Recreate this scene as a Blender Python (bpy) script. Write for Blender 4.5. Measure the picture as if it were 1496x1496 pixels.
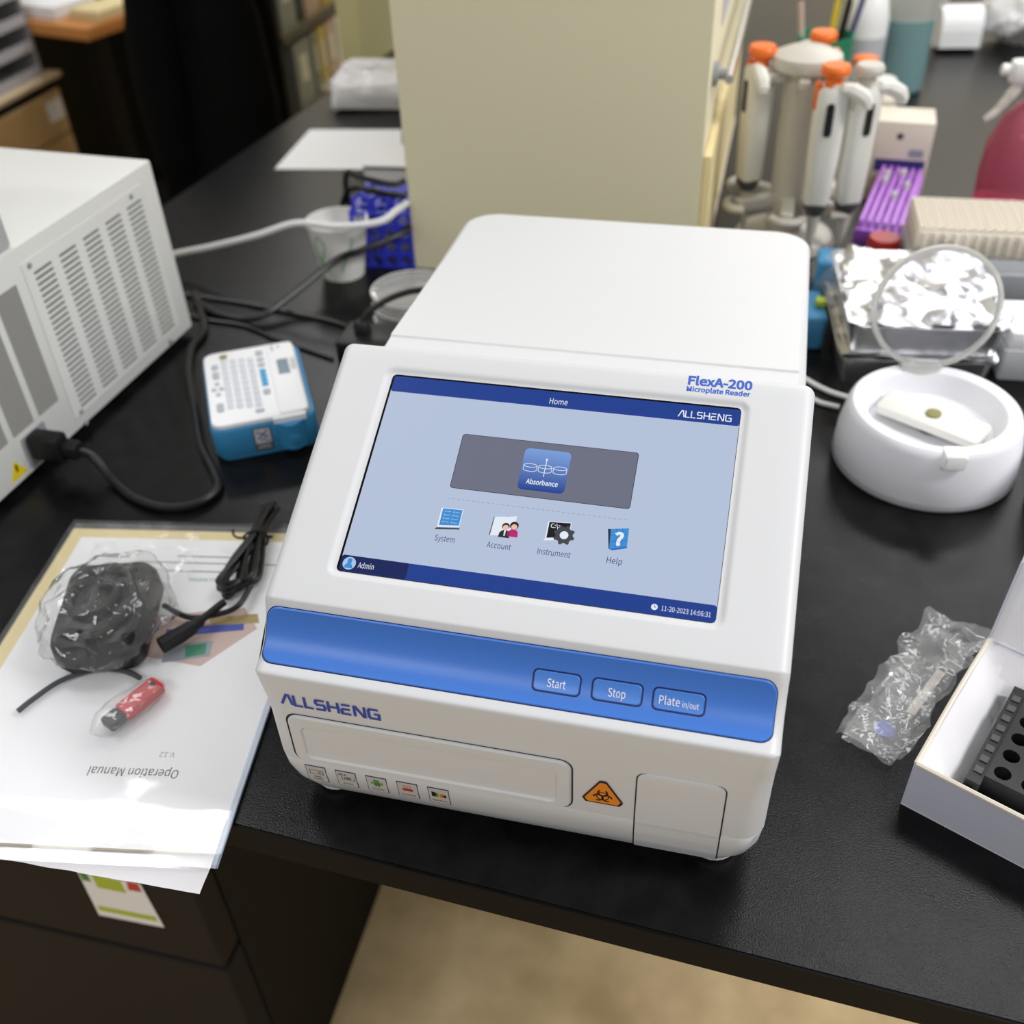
import bpy, bmesh, math, random
from mathutils import Vector, Matrix, noise
random.seed(7)
for o in list(bpy.data.objects): bpy.data.objects.remove(o)
scene = bpy.context.scene
COL = scene.collection
S = 0.001            # all shapes are written in millimetres
R = math.radians

# ------------------------------------------------------------------ camera
cam_d = bpy.data.cameras.new('camera'); cam = bpy.data.objects.new('camera', cam_d); COL.objects.link(cam)
cam.location = (0.10516, -0.35127, 0.56005)
cam.rotation_euler = (R(50.9125), R(1.978), R(13.425))
cam_d.sensor_width = 36; cam_d.sensor_height = 36; cam_d.lens = 36.13
cam_d.clip_start = 0.02; cam_d.clip_end = 60
cam_d.dof.use_dof = True; cam_d.dof.focus_distance = 0.605; cam_d.dof.aperture_fstop = 5.8
scene.camera = cam
# ------------------------------------------------------------------ world, lamps, exposure
world = bpy.data.worlds.new('room_ambient'); scene.world = world; world.use_nodes = True
bg = world.node_tree.nodes['Background']; bg.inputs[0].default_value = (1.0, 0.995, 0.98, 1); bg.inputs[1].default_value = 0.17
def area(name, loc, size, power, col=(0.985, 0.99, 1.0)):
    d = bpy.data.lights.new(name, 'AREA'); d.shape = 'RECTANGLE'; d.size = size[0]; d.size_y = size[1]; d.energy = power; d.color = col
    o = bpy.data.objects.new(name, d); COL.objects.link(o); o.location = loc
    return o
area('ceiling_lamp_1', (-1.40, 0.70, 1.75), (1.2, 0.32), 15)
area('ceiling_lamp_2', (0.85, 1.0, 1.75), (1.2, 0.32), 14)
area('ceiling_lamp_3', (0.95, 2.3, 1.75), (1.2, 0.32), 13)
area('ceiling_lamp_4', (-1.25, 2.7, 1.75), (1.2, 0.32), 12)
area('front_fill_5', (-0.9, -1.5, 1.75), (1.2, 0.32), 18)  # added fill behind the camera, lights the front faces
area('front_fill_6', (1.0, -1.5, 1.75), (1.2, 0.32), 18)  # second added front fill, right of the camera
area('floor_fill_7', (2.1, 0.3, 1.75), (1.2, 0.32), 60)  # added unseen fill from the right, brightens the floor under the bench
area('wall_fill_8', (0.9, 3.6, 1.75), (1.2, 0.32), 22)  # added fill to brighten the back wall that the worktop reflects
area('wall_fill_9', (-1.3, 3.6, 1.75), (1.2, 0.32), 16)  # left partner of the added back wall fill
vs = scene.view_settings
vs.view_transform = 'Standard'; vs.look = 'None'; vs.gamma = 1.0; vs.exposure = 0.0; vs.use_curve_mapping = False

# ------------------------------------------------------------------ materials
def lin(c):
    return tuple(((x/255)/12.92 if x/255 <= 0.04045 else ((x/255+0.055)/1.055)**2.4) for x in c)
MATS = {}
def mat(name, rgb, rough=0.5, metal=0.0, spec=0.5, var=None, bump=None, trans=0.0, coat=0.0, emit=None, ior=1.45, alpha=1.0, sheen=0.0):
    m = bpy.data.materials.new(name); m.use_nodes = True; nt = m.node_tree; b = nt.nodes['Principled BSDF']
    c = lin(rgb) + (1,)
    b.inputs['Base Color'].default_value = c; b.inputs['Roughness'].default_value = rough; b.inputs['Metallic'].default_value = metal
    b.inputs['Specular IOR Level'].default_value = spec; b.inputs['Transmission Weight'].default_value = trans
    b.inputs['Coat Weight'].default_value = coat; b.inputs['IOR'].default_value = ior; b.inputs['Alpha'].default_value = alpha
    b.inputs['Sheen Weight'].default_value = sheen
    if emit:
        b.inputs['Emission Color'].default_value = lin(emit[0]) + (1,); b.inputs['Emission Strength'].default_value = emit[1]
    tc = None
    if var or bump:
        tc = nt.nodes.new('ShaderNodeTexCoord')
    if var:   # (second colour, noise scale, detail)
        n = nt.nodes.new('ShaderNodeTexNoise'); n.inputs['Scale'].default_value = var[1]; n.inputs['Detail'].default_value = var[2]
        r = nt.nodes.new('ShaderNodeValToRGB'); r.color_ramp.elements[0].color = c; r.color_ramp.elements[1].color = lin(var[0]) + (1,)
        r.color_ramp.elements[0].position = 0.35; r.color_ramp.elements[1].position = 0.68
        nt.links.new(tc.outputs['Object'], n.inputs['Vector']); nt.links.new(n.outputs['Fac'], r.inputs['Fac']); nt.links.new(r.outputs['Color'], b.inputs['Base Color'])
    if bump:  # (scale, strength, detail)
        n = nt.nodes.new('ShaderNodeTexNoise'); n.inputs['Scale'].default_value = bump[0]; n.inputs['Detail'].default_value = bump[2] if len(bump) > 2 else 2
        u = nt.nodes.new('ShaderNodeBump'); u.inputs['Strength'].default_value = bump[1]; u.inputs['Distance'].default_value = 0.001
        nt.links.new(tc.outputs['Object'], n.inputs['Vector']); nt.links.new(n.outputs['Fac'], u.inputs['Height']); nt.links.new(u.outputs['Normal'], b.inputs['Normal'])
    MATS[name] = m; return m
def film(name, rgb=(255, 255, 255), gloss=0.08, haze=0.12, tint=(255, 255, 255), crinkle=None):
    """thin clear plastic: mostly see-through, a little milky, glossy on top"""
    m = bpy.data.materials.new(name); m.use_nodes = True; nt = m.node_tree; nt.nodes.clear()
    out = nt.nodes.new('ShaderNodeOutputMaterial'); tr = nt.nodes.new('ShaderNodeBsdfTransparent'); tr.inputs[0].default_value = lin(tint) + (1,)
    df = nt.nodes.new('ShaderNodeBsdfDiffuse'); df.inputs[0].default_value = lin(rgb) + (1,)
    gl = nt.nodes.new('ShaderNodeBsdfGlossy'); gl.inputs['Roughness'].default_value = gloss
    fr = nt.nodes.new('ShaderNodeFresnel'); geo = nt.nodes.new('ShaderNodeNewGeometry'); mr = nt.nodes.new('ShaderNodeMapRange')   # same index from either side of the film
    mr.inputs['To Min'].default_value = 1.5; mr.inputs['To Max'].default_value = 1/1.5
    nt.links.new(geo.outputs['Backfacing'], mr.inputs['Value']); nt.links.new(mr.outputs['Result'], fr.inputs[0])
    m1 = nt.nodes.new('ShaderNodeMixShader'); m1.inputs[0].default_value = haze
    m2 = nt.nodes.new('ShaderNodeMixShader')
    nt.links.new(tr.outputs[0], m1.inputs[1]); nt.links.new(df.outputs[0], m1.inputs[2])
    nt.links.new(fr.outputs[0], m2.inputs[0]); nt.links.new(m1.outputs[0], m2.inputs[1]); nt.links.new(gl.outputs[0], m2.inputs[2]); nt.links.new(m2.outputs[0], out.inputs[0])
    if crinkle:
        tc = nt.nodes.new('ShaderNodeTexCoord'); n = nt.nodes.new('ShaderNodeTexNoise'); n.inputs['Scale'].default_value = crinkle[0]; n.inputs['Detail'].default_value = 3
        u = nt.nodes.new('ShaderNodeBump'); u.inputs['Strength'].default_value = crinkle[1]; u.inputs['Distance'].default_value = 0.004
        nt.links.new(tc.outputs['Object'], n.inputs['Vector']); nt.links.new(n.outputs['Fac'], u.inputs['Height'])
        for x in (gl, fr, df): nt.links.new(u.outputs['Normal'], x.inputs['Normal'])
    MATS[name] = m; return m
def glow(name, rgb, k=0.92, grad=None):
    """screen pixels: emission, optional vertical gradient (second colour, z0, z1 of local v)"""
    m = bpy.data.materials.new(name); m.use_nodes = True; nt = m.node_tree; b = nt.nodes['Principled BSDF']
    b.inputs['Base Color'].default_value = (0.004, 0.004, 0.005, 1); b.inputs['Roughness'].default_value = 0.22; b.inputs['Specular IOR Level'].default_value = 0.35
    b.inputs['Emission Color'].default_value = lin(rgb) + (1,); b.inputs['Emission Strength'].default_value = k
    if grad:
        tc = nt.nodes.new('ShaderNodeTexCoord'); r = nt.nodes.new('ShaderNodeValToRGB'); sx = nt.nodes.new('ShaderNodeSeparateXYZ')
        r.color_ramp.elements[0].color = lin(rgb) + (1,); r.color_ramp.elements[1].color = lin(grad) + (1,)
        nt.links.new(tc.outputs['Generated'], sx.inputs[0]); nt.links.new(sx.outputs['Y'], r.inputs[0]); nt.links.new(r.outputs[0], b.inputs['Emission Color'])
    MATS[name] = m; return m

mat('white_shell', (217, 217, 218), 0.42, bump=(1800, 0.02))
mat('blue_panel', (72, 124, 210), 0.30, bump=(2600, 0.10))
mat('blue_button', (80, 134, 218), 0.28)
mat('navy_line', (14, 28, 90), 0.5)
mat('gap_shade', (38, 36, 34), 0.8)  # shadow between door and housing, put in as a dark colour
mat('logo_blue', (40, 66, 170), 0.5)
mat('print_blue', (58, 98, 196), 0.5)
mat('label_white', (250, 250, 250), 0.5)
mat('sticker_plate', (205, 200, 196), 0.5)
mat('sticker_outline', (62, 58, 120), 0.5)
mat('sticker_ink', (95, 88, 84), 0.6)
mat('green_ink', (70, 140, 50), 0.6); mat('red_ink', (205, 70, 50), 0.6)
mat('orange_sign', (238, 138, 30), 0.5); mat('sign_black', (18, 16, 14), 0.5)
mat('black_plastic', (20, 20, 21), 0.42); mat('black_rubber', (14, 14, 15), 0.55); mat('black_cable', (22, 22, 24), 0.38)
mat('screen_black', (4, 4, 6), 0.15)
mat('table_black', (12, 12, 13), 0.21, spec=0.2, bump=(900, 0.16, 3), var=((23, 23, 24), 40, 3))
mat('table_edge', (8, 7, 7), 0.6, spec=0.15)
mat('pedestal_dark', (36, 32, 30), 0.7, spec=0.2); mat('pedestal_black', (10, 9, 8), 0.6, spec=0.2)
mat('floor_stone', (238, 210, 162), 0.55, var=((196, 168, 122), 9, 6), bump=(60, 0.1))
mat('pillar_beige', (240, 231, 196), 0.65, bump=(300, 0.03))
mat('olive_wall', (196, 191, 145), 0.7); mat('cream_wall', (226, 220, 204), 0.7)
mat('paper', (244, 244, 246), 0.7); mat('cream_paper', (232, 214, 164), 0.75)
mat('instrument_white', (226, 226, 223), 0.45); mat('vent_dark', (120, 120, 120), 0.7); mat('grille_grey', (150, 149, 146), 0.75)
mat('grey_plastic', (190, 192, 194), 0.5); mat('mid_grey', (150, 152, 155), 0.5); mat('dark_grey', (70, 72, 74), 0.5)
mat('printer_blue', (54, 132, 178), 0.42); mat('printer_white', (240, 240, 242), 0.45); mat('key_white', (206, 209, 214), 0.5); mat('key_grey', (176, 180, 184), 0.5)
mat('key_blue', (70, 160, 205), 0.45); mat('key_olive', (140, 134, 84), 0.5); mat('lcd', (92, 116, 128), 0.25); mat('dark_sticker', (74, 76, 78), 0.5)
mat('cup_white', (238, 236, 230), 0.6); mat('cup_green', (64, 150, 84), 0.6)
mat('rack_blue', (52, 62, 205), 0.35, coat=0.3); mat('rack_blue_dark', (26, 32, 140), 0.5)
mat('silver', (200, 200, 202), 0.25, metal=1.0); mat('foil', (222, 222, 224), 0.32, metal=1.0, bump=(40, 0.7, 4))
mat('white_cable', (228, 228, 228), 0.4)
mat('red_plastic', (196, 30, 40), 0.35); mat('deep_red', (170, 20, 26), 0.35)
mat('yellow', (226, 200, 30), 0.5); mat('lime', (180, 196, 60), 0.6); mat('orange', (240, 116, 36), 0.4); mat('pink_tan', (214, 150, 120), 0.5)
mat('purple', (186, 120, 214), 0.4); mat('purple_dark', (130, 70, 160), 0.45)
mat('tip_cream', (222, 212, 196), 0.5); mat('navy', (58, 52, 120), 0.5); mat('sky_blue', (66, 140, 186), 0.45)
mat('green_mesh', (50, 140, 106), 0.5); mat('pipette_grey', (196, 192, 182), 0.4); mat('pipette_white', (228, 226, 218), 0.4)
mat('carton_white', (226, 224, 226), 0.6); mat('carton_lilac', (196, 196, 208), 0.6); mat('rack_black', (26, 26, 27), 0.45)
mat('desk_orange', (206, 140, 78), 0.4); mat('cab_wood', (182, 150, 104), 0.5); mat('cab_wood_top', (206, 184, 150), 0.5); mat('coat_black', (9, 9, 11), 0.95, spec=0.1)
mat('binder_grey', (150, 158, 166), 0.5); mat('binder_yellow', (214, 194, 104), 0.5); mat('binder_pink', (206, 180, 170), 0.5); mat('shelf_wood', (170, 146, 84), 0.5)
mat('teal_liquid', (140, 178, 180), 0.2, trans=0.35, ior=1.33); mat('pink_liquid', (236, 130, 156), 0.12, trans=0.7, ior=1.2)
mat('clear_shell', (255, 255, 255), 0.06, trans=1.0, ior=1.25); mat('frost', (232, 232, 226), 0.35, trans=0.45)
mat('milky', (240, 240, 238), 0.3)
mat('lilac_white', (236, 236, 240), 0.4)
film('clear_film', haze=0.05, gloss=0.05); film('bag_film', haze=0.13, gloss=0.12, crinkle=(40, 1.0)); film('folder_film', haze=0.05, gloss=0.06, crinkle=(9, 0.35))
film('adapter_bag', haze=0.045, gloss=0.10, crinkle=(40, 1.0)); film('dish_film', haze=0.10, gloss=0.05); film('blue_tint_film', rgb=(190, 210, 235), haze=0.35, gloss=0.08); film('lid_film', rgb=(235, 238, 245), haze=0.10, gloss=0.06, tint=(240, 240, 245))
glow('ui_body', (186, 200, 224)); glow('ui_bar', (32, 64, 146)); glow('ui_dark', (22, 36, 92)); glow('ui_grey', (112, 116, 134)); glow('ui_line', (60, 66, 84))
glow('ui_white', (235, 242, 252)); glow('ui_text', (50, 62, 110)); glow('ui_btn', (34, 66, 150), grad=(126, 164, 226)); glow('ui_pale', (176, 206, 236)); glow('ui_sky', (66, 146, 216)); glow('ui_sky2', (36, 112, 200))
glow('ui_black', (24, 25, 28)); glow('ui_gear', (70, 74, 80)); glow('ui_skin', (236, 200, 176)); glow('ui_hair', (58, 30, 24)); glow('ui_suit', (44, 46, 54)); glow('ui_magenta', (190, 40, 116)); glow('ui_dash', (150, 160, 184))
M = MATS

# ------------------------------------------------------------------ mesh helpers
def rrect(x0, y0, x1, y1, r, n=6):
    r = max(0.001, min(r, (x1-x0)/2-1e-3, (y1-y0)/2-1e-3)); p = []
    for cx, cy, a in ((x1-r, y1-r, 0), (x0+r, y1-r, 90), (x0+r, y0+r, 180), (x1-r, y0+r, 270)):
        for i in range(n+1):
            t = R(a+90*i/n); p.append((cx+r*math.cos(t), cy+r*math.sin(t)))
    return p
def circ(cx, cy, r, n=24, ph=0): return [(cx+r*math.cos(2*math.pi*i/n+ph), cy+r*math.sin(2*math.pi*i/n+ph)) for i in range(n)]
def smooth_path(pts, sub=8):
    P = [Vector(p) for p in pts]; out = []
    for i in range(len(P)-1):
        a = P[max(i-1, 0)]; b = P[i]; c = P[i+1]; d = P[min(i+2, len(P)-1)]
        for k in range(sub):
            t = k/sub; out.append(0.5*((2*b)+(c-a)*t+(2*a-5*b+4*c-d)*t*t+(3*b-a-3*c+d)*t**3))
    out.append(P[-1]); return out
class Frame:
    """a plane in space: point = o + u*x + v*y + n*h"""
    def __init__(s, o, u, v): s.o = Vector(o); s.u = Vector(u).normalized(); s.v = Vector(v).normalized(); s.n = s.u.cross(s.v)
    def p(s, x, y, h=0.0): return s.o+s.u*x+s.v*y+s.n*h
XY = Frame((0, 0, 0), (1, 0, 0), (0, 1, 0))
class MB:
    def __init__(s): s.v = []; s.f = []
    def add(s, vs, fs):
        k = len(s.v); s.v += [tuple(v) for v in vs]; s.f += [tuple(i+k for i in f) for f in fs]; return s
    def box(s, x0, y0, z0, x1, y1, z1):
        return s.add([(x0, y0, z0), (x1, y0, z0), (x1, y1, z0), (x0, y1, z0), (x0, y0, z1), (x1, y0, z1), (x1, y1, z1), (x0, y1, z1)],
                     [(3, 2, 1, 0), (4, 5, 6, 7), (0, 1, 5, 4), (1, 2, 6, 5), (2, 3, 7, 6), (3, 0, 4, 7)])
    def stack(s, loops, cap0=True, cap1=True, closed=False):
        """skin equal-length loops of 3D points"""
        n = len(loops[0]); vs = [p for L in loops for p in L]; fs = []
        m = len(loops)
        for j in range(m if closed else m-1):
            for i in range(n):
                a = j*n+i; b = j*n+(i+1) % n; c = ((j+1) % m)*n+(i+1) % n; d = ((j+1) % m)*n+i; fs.append((a, b, c, d))
        if cap0 and not closed: fs.append(tuple(reversed(range(n))))
        if cap1 and not closed: fs.append(tuple(range((m-1)*n, m*n)))
        return s.add(vs, fs)
    def plate(s, fr, loops, n=6, **k):
        """loops of (x0,y0,x1,y1,r,h) on a frame"""
        return s.stack([[fr.p(x, y, L[5]) for x, y in rrect(*L[:5], n)] for L in loops], **k)
    def rbox(s, x0, y0, z0, x1, y1, z1, r=4, e=1.5, n=5):
        """box with rounded vertical corners r and edges softened by e"""
        L = []
        for k in range(3):
            t = R(90*k/2); i = e*(1-math.sin(t)); L.append((x0+i, y0+i, x1-i, y1-i, r, z0+e*(1-math.cos(t))))
        for k in range(3):
            t = R(90*k/2); i = e*(1-math.cos(t)); L.append((x0+i, y0+i, x1-i, y1-i, r, z1-e*(1-math.sin(t))))
        return s.plate(XY, L, n)
    def lathe(s, prof, seg=40, cx=0, cy=0, cap0=True, cap1=True):
        return s.stack([[(cx+r*math.cos(2*math.pi*i/seg), cy+r*math.sin(2*math.pi*i/seg), z) for i in range(seg)] for r, z in prof], cap0, cap1)
    def prism(s, fr, poly, h0, h1):
        if sum(poly[i][0]*poly[(i+1) % len(poly)][1]-poly[(i+1) % len(poly)][0]*poly[i][1] for i in range(len(poly))) < 0: poly = poly[::-1]
        return s.stack([[fr.p(x, y, h0) for x, y in poly], [fr.p(x, y, h1) for x, y in poly]])
    def flat(s, fr, poly, h=0.0): return s.add([fr.p(x, y, h) for x, y in poly], [tuple(range(len(poly)))])
    def tube(s, pts, r, seg=8, sub=8, closed=False, radii=None):
        P = smooth_path(pts, sub) if sub else [Vector(p) for p in pts]
        L = []; prev = None
        for i, p in enumerate(P):
            t = (P[min(i+1, len(P)-1)]-P[max(i-1, 0)])
            t = t.normalized() if t.length > 1e-9 else Vector((0, 0, 1))
            a = prev if prev else (Vector((0, 0, 1)) if abs(t.z) < 0.9 else Vector((1, 0, 0)))
            u = (a-t*a.dot(t)).normalized(); prev = u; w = t.cross(u); rr = radii[i*len(radii)//len(P)] if radii else r
            L.append([p+(u*math.cos(2*math.pi*k/seg)+w*math.sin(2*math.pi*k/seg))*rr for k in range(seg)])
        return s.stack(L)
    def ring(s, fr, cx, cy, r0, r1, h, a0=0, a1=360, n=32):
        pts = []
        for i in range(n+1):
            a = R(a0+(a1-a0)*i/n); pts.append(((cx+r0*math.cos(a), cy+r0*math.sin(a)), (cx+r1*math.cos(a), cy+r1*math.sin(a))))
        for i in range(n): s.flat(fr, [pts[i][0], pts[i][1], pts[i+1][1], pts[i+1][0]], h)
        return s
    def strokes(s, fr, lines, w, h=0.0):
        for L in lines:
            h += 0.003
            for i in range(len(L)-1):
                a = Vector(L[i]); b = Vector(L[i+1]); d = (b-a).normalized(); q = Vector((-d.y, d.x))*w/2; e0 = d*w/2 if i > 0 else d*0; e1 = d*w/2 if i < len(L)-2 else d*0
                h += 0.002; s.flat(fr, [tuple(a-e0-q), tuple(b+e1-q), tuple(b+e1+q), tuple(a-e0+q)], h)
        return s
    def xf(s, m):
        s.v = [tuple(m @ Vector(v)) for v in s.v]; return s
    def fn(s, f):
        s.v = [tuple(f(*v)) for v in s.v]; return s
    def build(s, name, m, parent=None, ang=35, loc=None, rz=0):
        me = bpy.data.meshes.new(name); me.from_pydata([(a*S, b*S, c*S) for a, b, c in s.v], [], s.f)
        me.materials.append(M[m]); me.validate()
        for p in me.polygons: p.use_smooth = True
        me.set_sharp_from_angle(angle=R(ang)); me.update()
        o = bpy.data.objects.new(name, me); COL.objects.link(o)
        if parent: o.parent = parent
        if loc: o.location = Vector(loc)*S
        if rz: o.rotation_euler = (0, 0, R(rz))
        return o
def thing(name, label, cat, loc=(0, 0, 0), rz=0, group=None):
    o = bpy.data.objects.new(name, None); COL.objects.link(o); o.empty_display_size = 0.02
    o.location = Vector(loc)*S; o.rotation_euler = (0, 0, R(rz)); return tag(o, label, cat, group)
def tag(o, label, cat, group=None):
    o['label'] = label; o['category'] = cat
    if group: o['group'] = group
    return o
def struct(o): o['kind'] = 'structure'; return o
try: FONT = bpy.data.fonts.load(bpy.utils.system_resource('DATAFILES', path='fonts') + '/Noto Sans CJK Regular.woff2')
except Exception: FONT = None
CAP = []
def cap_height():
    """height of a capital H at size 1, so that any font comes out at the same size"""
    if not CAP:
        cu = bpy.data.curves.new('t', 'FONT'); cu.body = 'H'
        if FONT: cu.font = FONT
        t = bpy.data.objects.new('t', cu); COL.objects.link(t); me = bpy.data.meshes.new_from_object(t.evaluated_get(bpy.context.evaluated_depsgraph_get()))
        bpy.data.objects.remove(t); CAP.append(max([v.co.y for v in me.vertices] or [0.72]) or 0.72); bpy.data.meshes.remove(me)
    return CAP[0]
def text(name, body, size, m, parent, fr, x, y, h=0.12, align='LEFT', bold=0.0, sx=1.0, w=None):
    cu = bpy.data.curves.new('t', 'FONT'); cu.body = body
    if FONT: cu.font = FONT
    cu.size = 1.0; cu.align_x = align; cu.offset = bold; cu.resolution_u = 3
    t = bpy.data.objects.new('t', cu); COL.objects.link(t); dg = bpy.context.evaluated_depsgraph_get()
    me = bpy.data.meshes.new_from_object(t.evaluated_get(dg)); COL.objects.unlink(t); bpy.data.objects.remove(t)
    size = size*0.62/cap_height()
    if w: xsv = [v.co.x for v in me.vertices]; sx = w/((max(xsv)-min(xsv))*size)
    for v in me.vertices: v.co = fr.p(x+v.co.x*size*sx, y+v.co.y*size, h)*S
    me.materials.clear(); me.materials.append(M[m]); me.name = name
    o = bpy.data.objects.new(name, me); COL.objects.link(o); o.parent = parent; return o
LOGO = [(0.00, [[(0, 0), (0.62, 0.98), (0.86, 0.98), (1.12, 0)]]), (1.38, [[(0, 1.05), (0, 0.0), (0.86, 0.0)]]), (2.50, [[(0, 1.05), (0, 0.0), (0.86, 0.0)]]),
        (3.62, [[(1.0, 0.95), (0.16, 0.95), (0.05, 0.82), (0.05, 0.62), (0.16, 0.5), (0.85, 0.5), (0.95, 0.38), (0.95, 0.15), (0.84, 0.02), (0, 0.02)]]),
        (4.98, [[(0, 1.05), (0, -0.05)], [(0, 0.5), (1.15, 0.5)], [(1.0, 1.05), (1.0, -0.05)]]), (6.36, [[(0, 0.95), (0.92, 0.95)], [(0.0, 0.5), (0.86, 0.5)], [(0.0, 0.5), (0, 0.02), (0.92, 0.02)]]),
        (7.68, [[(0, -0.05), (0, 0.95), (0.15, 0.95), (0.9, 0.02), (1.05, 0.02), (1.05, 1.05)]]), (9.12, [[(1.05, 0.95), (0.16, 0.95), (0.03, 0.8), (0.03, 0.16), (0.16, 0.02), (1.05, 0.02), (1.05, 0.5), (0.55, 0.5)]])]
def logo(name, m, parent, fr, x, y, height, length, h, w=0.2):
    b = MB(); kx = length/10.2; f2 = Frame(fr.p(x, y, h), fr.u, fr.v)
    for ox, ls in LOGO: b.strokes(f2, [[((ox+px)*kx, py*height) for px, py in L] for L in ls], w*height)
    return b.build(name, m, parent)
def holed(mb, x0, y0, x1, y1, nx, ny, r, z0, z1, seg=12, depth=None):
    """plate with nx*ny round holes between z0 and z1 (through, or blind to depth)"""
    dx = (x1-x0)/nx; dy = (y1-y0)/ny
    for i in range(nx):
        for j in range(ny):
            cx = x0+dx*(i+.5); cy = y0+dy*(j+.5); sq = []
            for k in range(seg):
                a = 2*math.pi*k/seg+math.pi/seg; c, s_ = math.cos(a), math.sin(a); q = 1/max(abs(c), abs(s_)); sq.append((cx+c*q*dx/2, cy+s_*q*dy/2))
            ci = circ(cx, cy, r, seg, math.pi/seg)
            A = [(x, y, z1) for x, y in sq]; B = [(x, y, z1) for x, y in ci]; zb = z0 if depth is None else z1-depth
            Cc = [(x, y, zb) for x, y in ci]
            mb.stack([A, B, Cc], cap0=False, cap1=depth is not None)
    mb.add([(x0, y0, z0), (x1, y0, z0), (x1, y1, z0), (x0, y1, z0), (x0, y0, z1), (x1, y0, z1), (x1, y1, z1), (x0, y1, z1)], [(0, 1, 5, 4), (1, 2, 6, 5), (2, 3, 7, 6), (3, 0, 4, 7)])
    return mb
def crumple(b, amp, sc, seed=0, zmin=None):
    def f(x, y, z):
        n = noise.noise_vector(Vector((x/sc+seed, y/sc, z/sc)))+0.5*noise.noise_vector(Vector((x/sc*2.3, y/sc*2.3+seed, z/sc*2.3)))
        p = Vector((x, y, z))+n*amp
        if zmin is not None and p.z < zmin: p.z = zmin
        return p
    return b.fn(f)
def sheet(x0, y0, x1, y1, nx, ny, zf):
    b = MB(); vs = [(x0+(x1-x0)*i/nx, y0+(y1-y0)*j/ny, zf(x0+(x1-x0)*i/nx, y0+(y1-y0)*j/ny)) for j in range(ny+1) for i in range(nx+1)]
    return b.add(vs, [(j*(nx+1)+i, j*(nx+1)+i+1, (j+1)*(nx+1)+i+1, (j+1)*(nx+1)+i) for j in range(ny) for i in range(nx)])
def blob(rx, ry, rz, seg=36, rings=20, flat=0.0):
    b = MB(); L = []
    for j in range(rings+1):
        t = math.pi*(j+0.02)/(rings+0.04); L.append([(rx*math.sin(t)*math.cos(2*math.pi*i/seg), ry*math.sin(t)*math.sin(2*math.pi*i/seg), rz*(1-math.cos(t))) for i in range(seg)])
    return b.stack(L)

# ================================================================== the setting
FZ = -780
struct(MB().box(-3600, -1800, FZ-20, 2600, 4200, FZ).build('floor', 'floor_stone'))
# near bench: black worktop with its edge band
bench = thing('lab_bench', 'black laminate lab bench top under all the instruments', 'bench')
TB = [(-800, 9), (620, -66.4), (760, 2480), (-560, 2480)]
MB().prism(XY, TB, -25, 0).build('worktop', 'table_black', bench)
MB().prism(XY, [(-800, 7), (620, -68.4), (620.1, -66.6), (-800, 8.8)], -25, -0.6).build('edge_band', 'table_edge', bench)
for (x, y) in ((580, 0), (700, 2380)):
    MB().box(x-25, y-25, FZ, x+25, y+25, -25).build('leg', 'pedestal_black', bench)
ped = thing('bench_pedestal', 'dark drawer pedestal under the bench below the manual', 'cabinet')
MB().box(-720, 88, FZ, -310, 620, -26).build('body', 'pedestal_black', ped)
for z0, z1 in ((-400, -40), (-770, -408)):
    MB().plate(Frame((0, 88, 0), (1, 0, 0), (0, 0, 1)), [(-718, z0, -312, z1, 3, 0.5), (-718, z0, -312, z1, 3, 29), (-716, z0+2, -314, z1-2, 3, 31)]).build('drawer_front', 'pedestal_dark', ped)
# beige pillar behind the reader, olive partition at the left rear
pil = struct(MB().box(-301, 757, 0.3, 36, 1500, 1400).build('wall_pillar', 'pillar_beige'))
struct(MB().box(-700, 1560, FZ, -660, 2480, 1000).build('wall_left', 'olive_wall'))
struct(MB().box(-2600, 4000, FZ, 2600, 4060, 1900).build('wall_back', 'cream_wall'))
struct(MB().box(-3400, -1500, FZ, -3340, 4000, 1900).build('wall_side', 'olive_wall'))

# ================================================================== microplate reader
rd = thing('microplate_reader', 'white microplate reader with tilted touch screen and blue button strip', 'lab instrument')
W2 = 149.0
A0, C0, B0 = Vector((3, 123.5)), Vector((21, 127)), Vector((28, 150))     # concave strip below the screen
def scoop(s): return A0*(1-s)**2+C0*2*s*(1-s)+B0*s*s
def scoop_n(s):
    t = ((C0-A0)*(1-s)+(B0-C0)*s).normalized(); return Vector((-t.y, t.x))
BT = R(24.656); BO = Vector((30.6, 154.3)); BU = Vector((math.cos(BT), math.sin(BT))); BN = Vector((-math.sin(BT), math.cos(BT)))
BEZ = Frame((0, BO.x, BO.y), (1, 0, 0), (0, BU.x, BU.y))                  # plane of the screen surround
FRONT = Frame((0, 0, 0), (1, 0, 0), (0, 0, 1))                            # plane of the front face (normal -y)
def arc_corner(p0, p1, p2, r, n=5):
    a = (p0-p1).normalized(); b = (p2-p1).normalized(); th = a.angle(b); d = r/math.tan(th/2); c = p1+(a+b).normalized()*(r/math.sin(th/2))
    s0 = p1+a*d; s1 = p1+b*d; v0 = s0-c; v1 = s1-c; an = v0.angle_signed(v1); out = []
    bis = (a+b).normalized()
    for i in range(n+1):
        k = -an*i/n; q = c+Vector((v0.x*math.cos(k)-v0.y*math.sin(k), v0.x*math.sin(k)+v0.y*math.cos(k))); q = q.to_3d(); ARC[(round(q.x, 4), round(q.y, 4))] = (c, r, bis, math.sin(th/2)); out.append(q.to_2d())
    return out
ARC = {}
def off(y, z, n, o):
    """move a profile point inwards by o; tight convex corners collapse to their mitre"""
    k = ARC.get((round(y, 4), round(z, 4)))
    if k and o > k[1]: q = k[0]+k[2]*((o-k[1])/k[3]); return q.x, q.y
    return y-n.x*o, z-n.y*o
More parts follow.
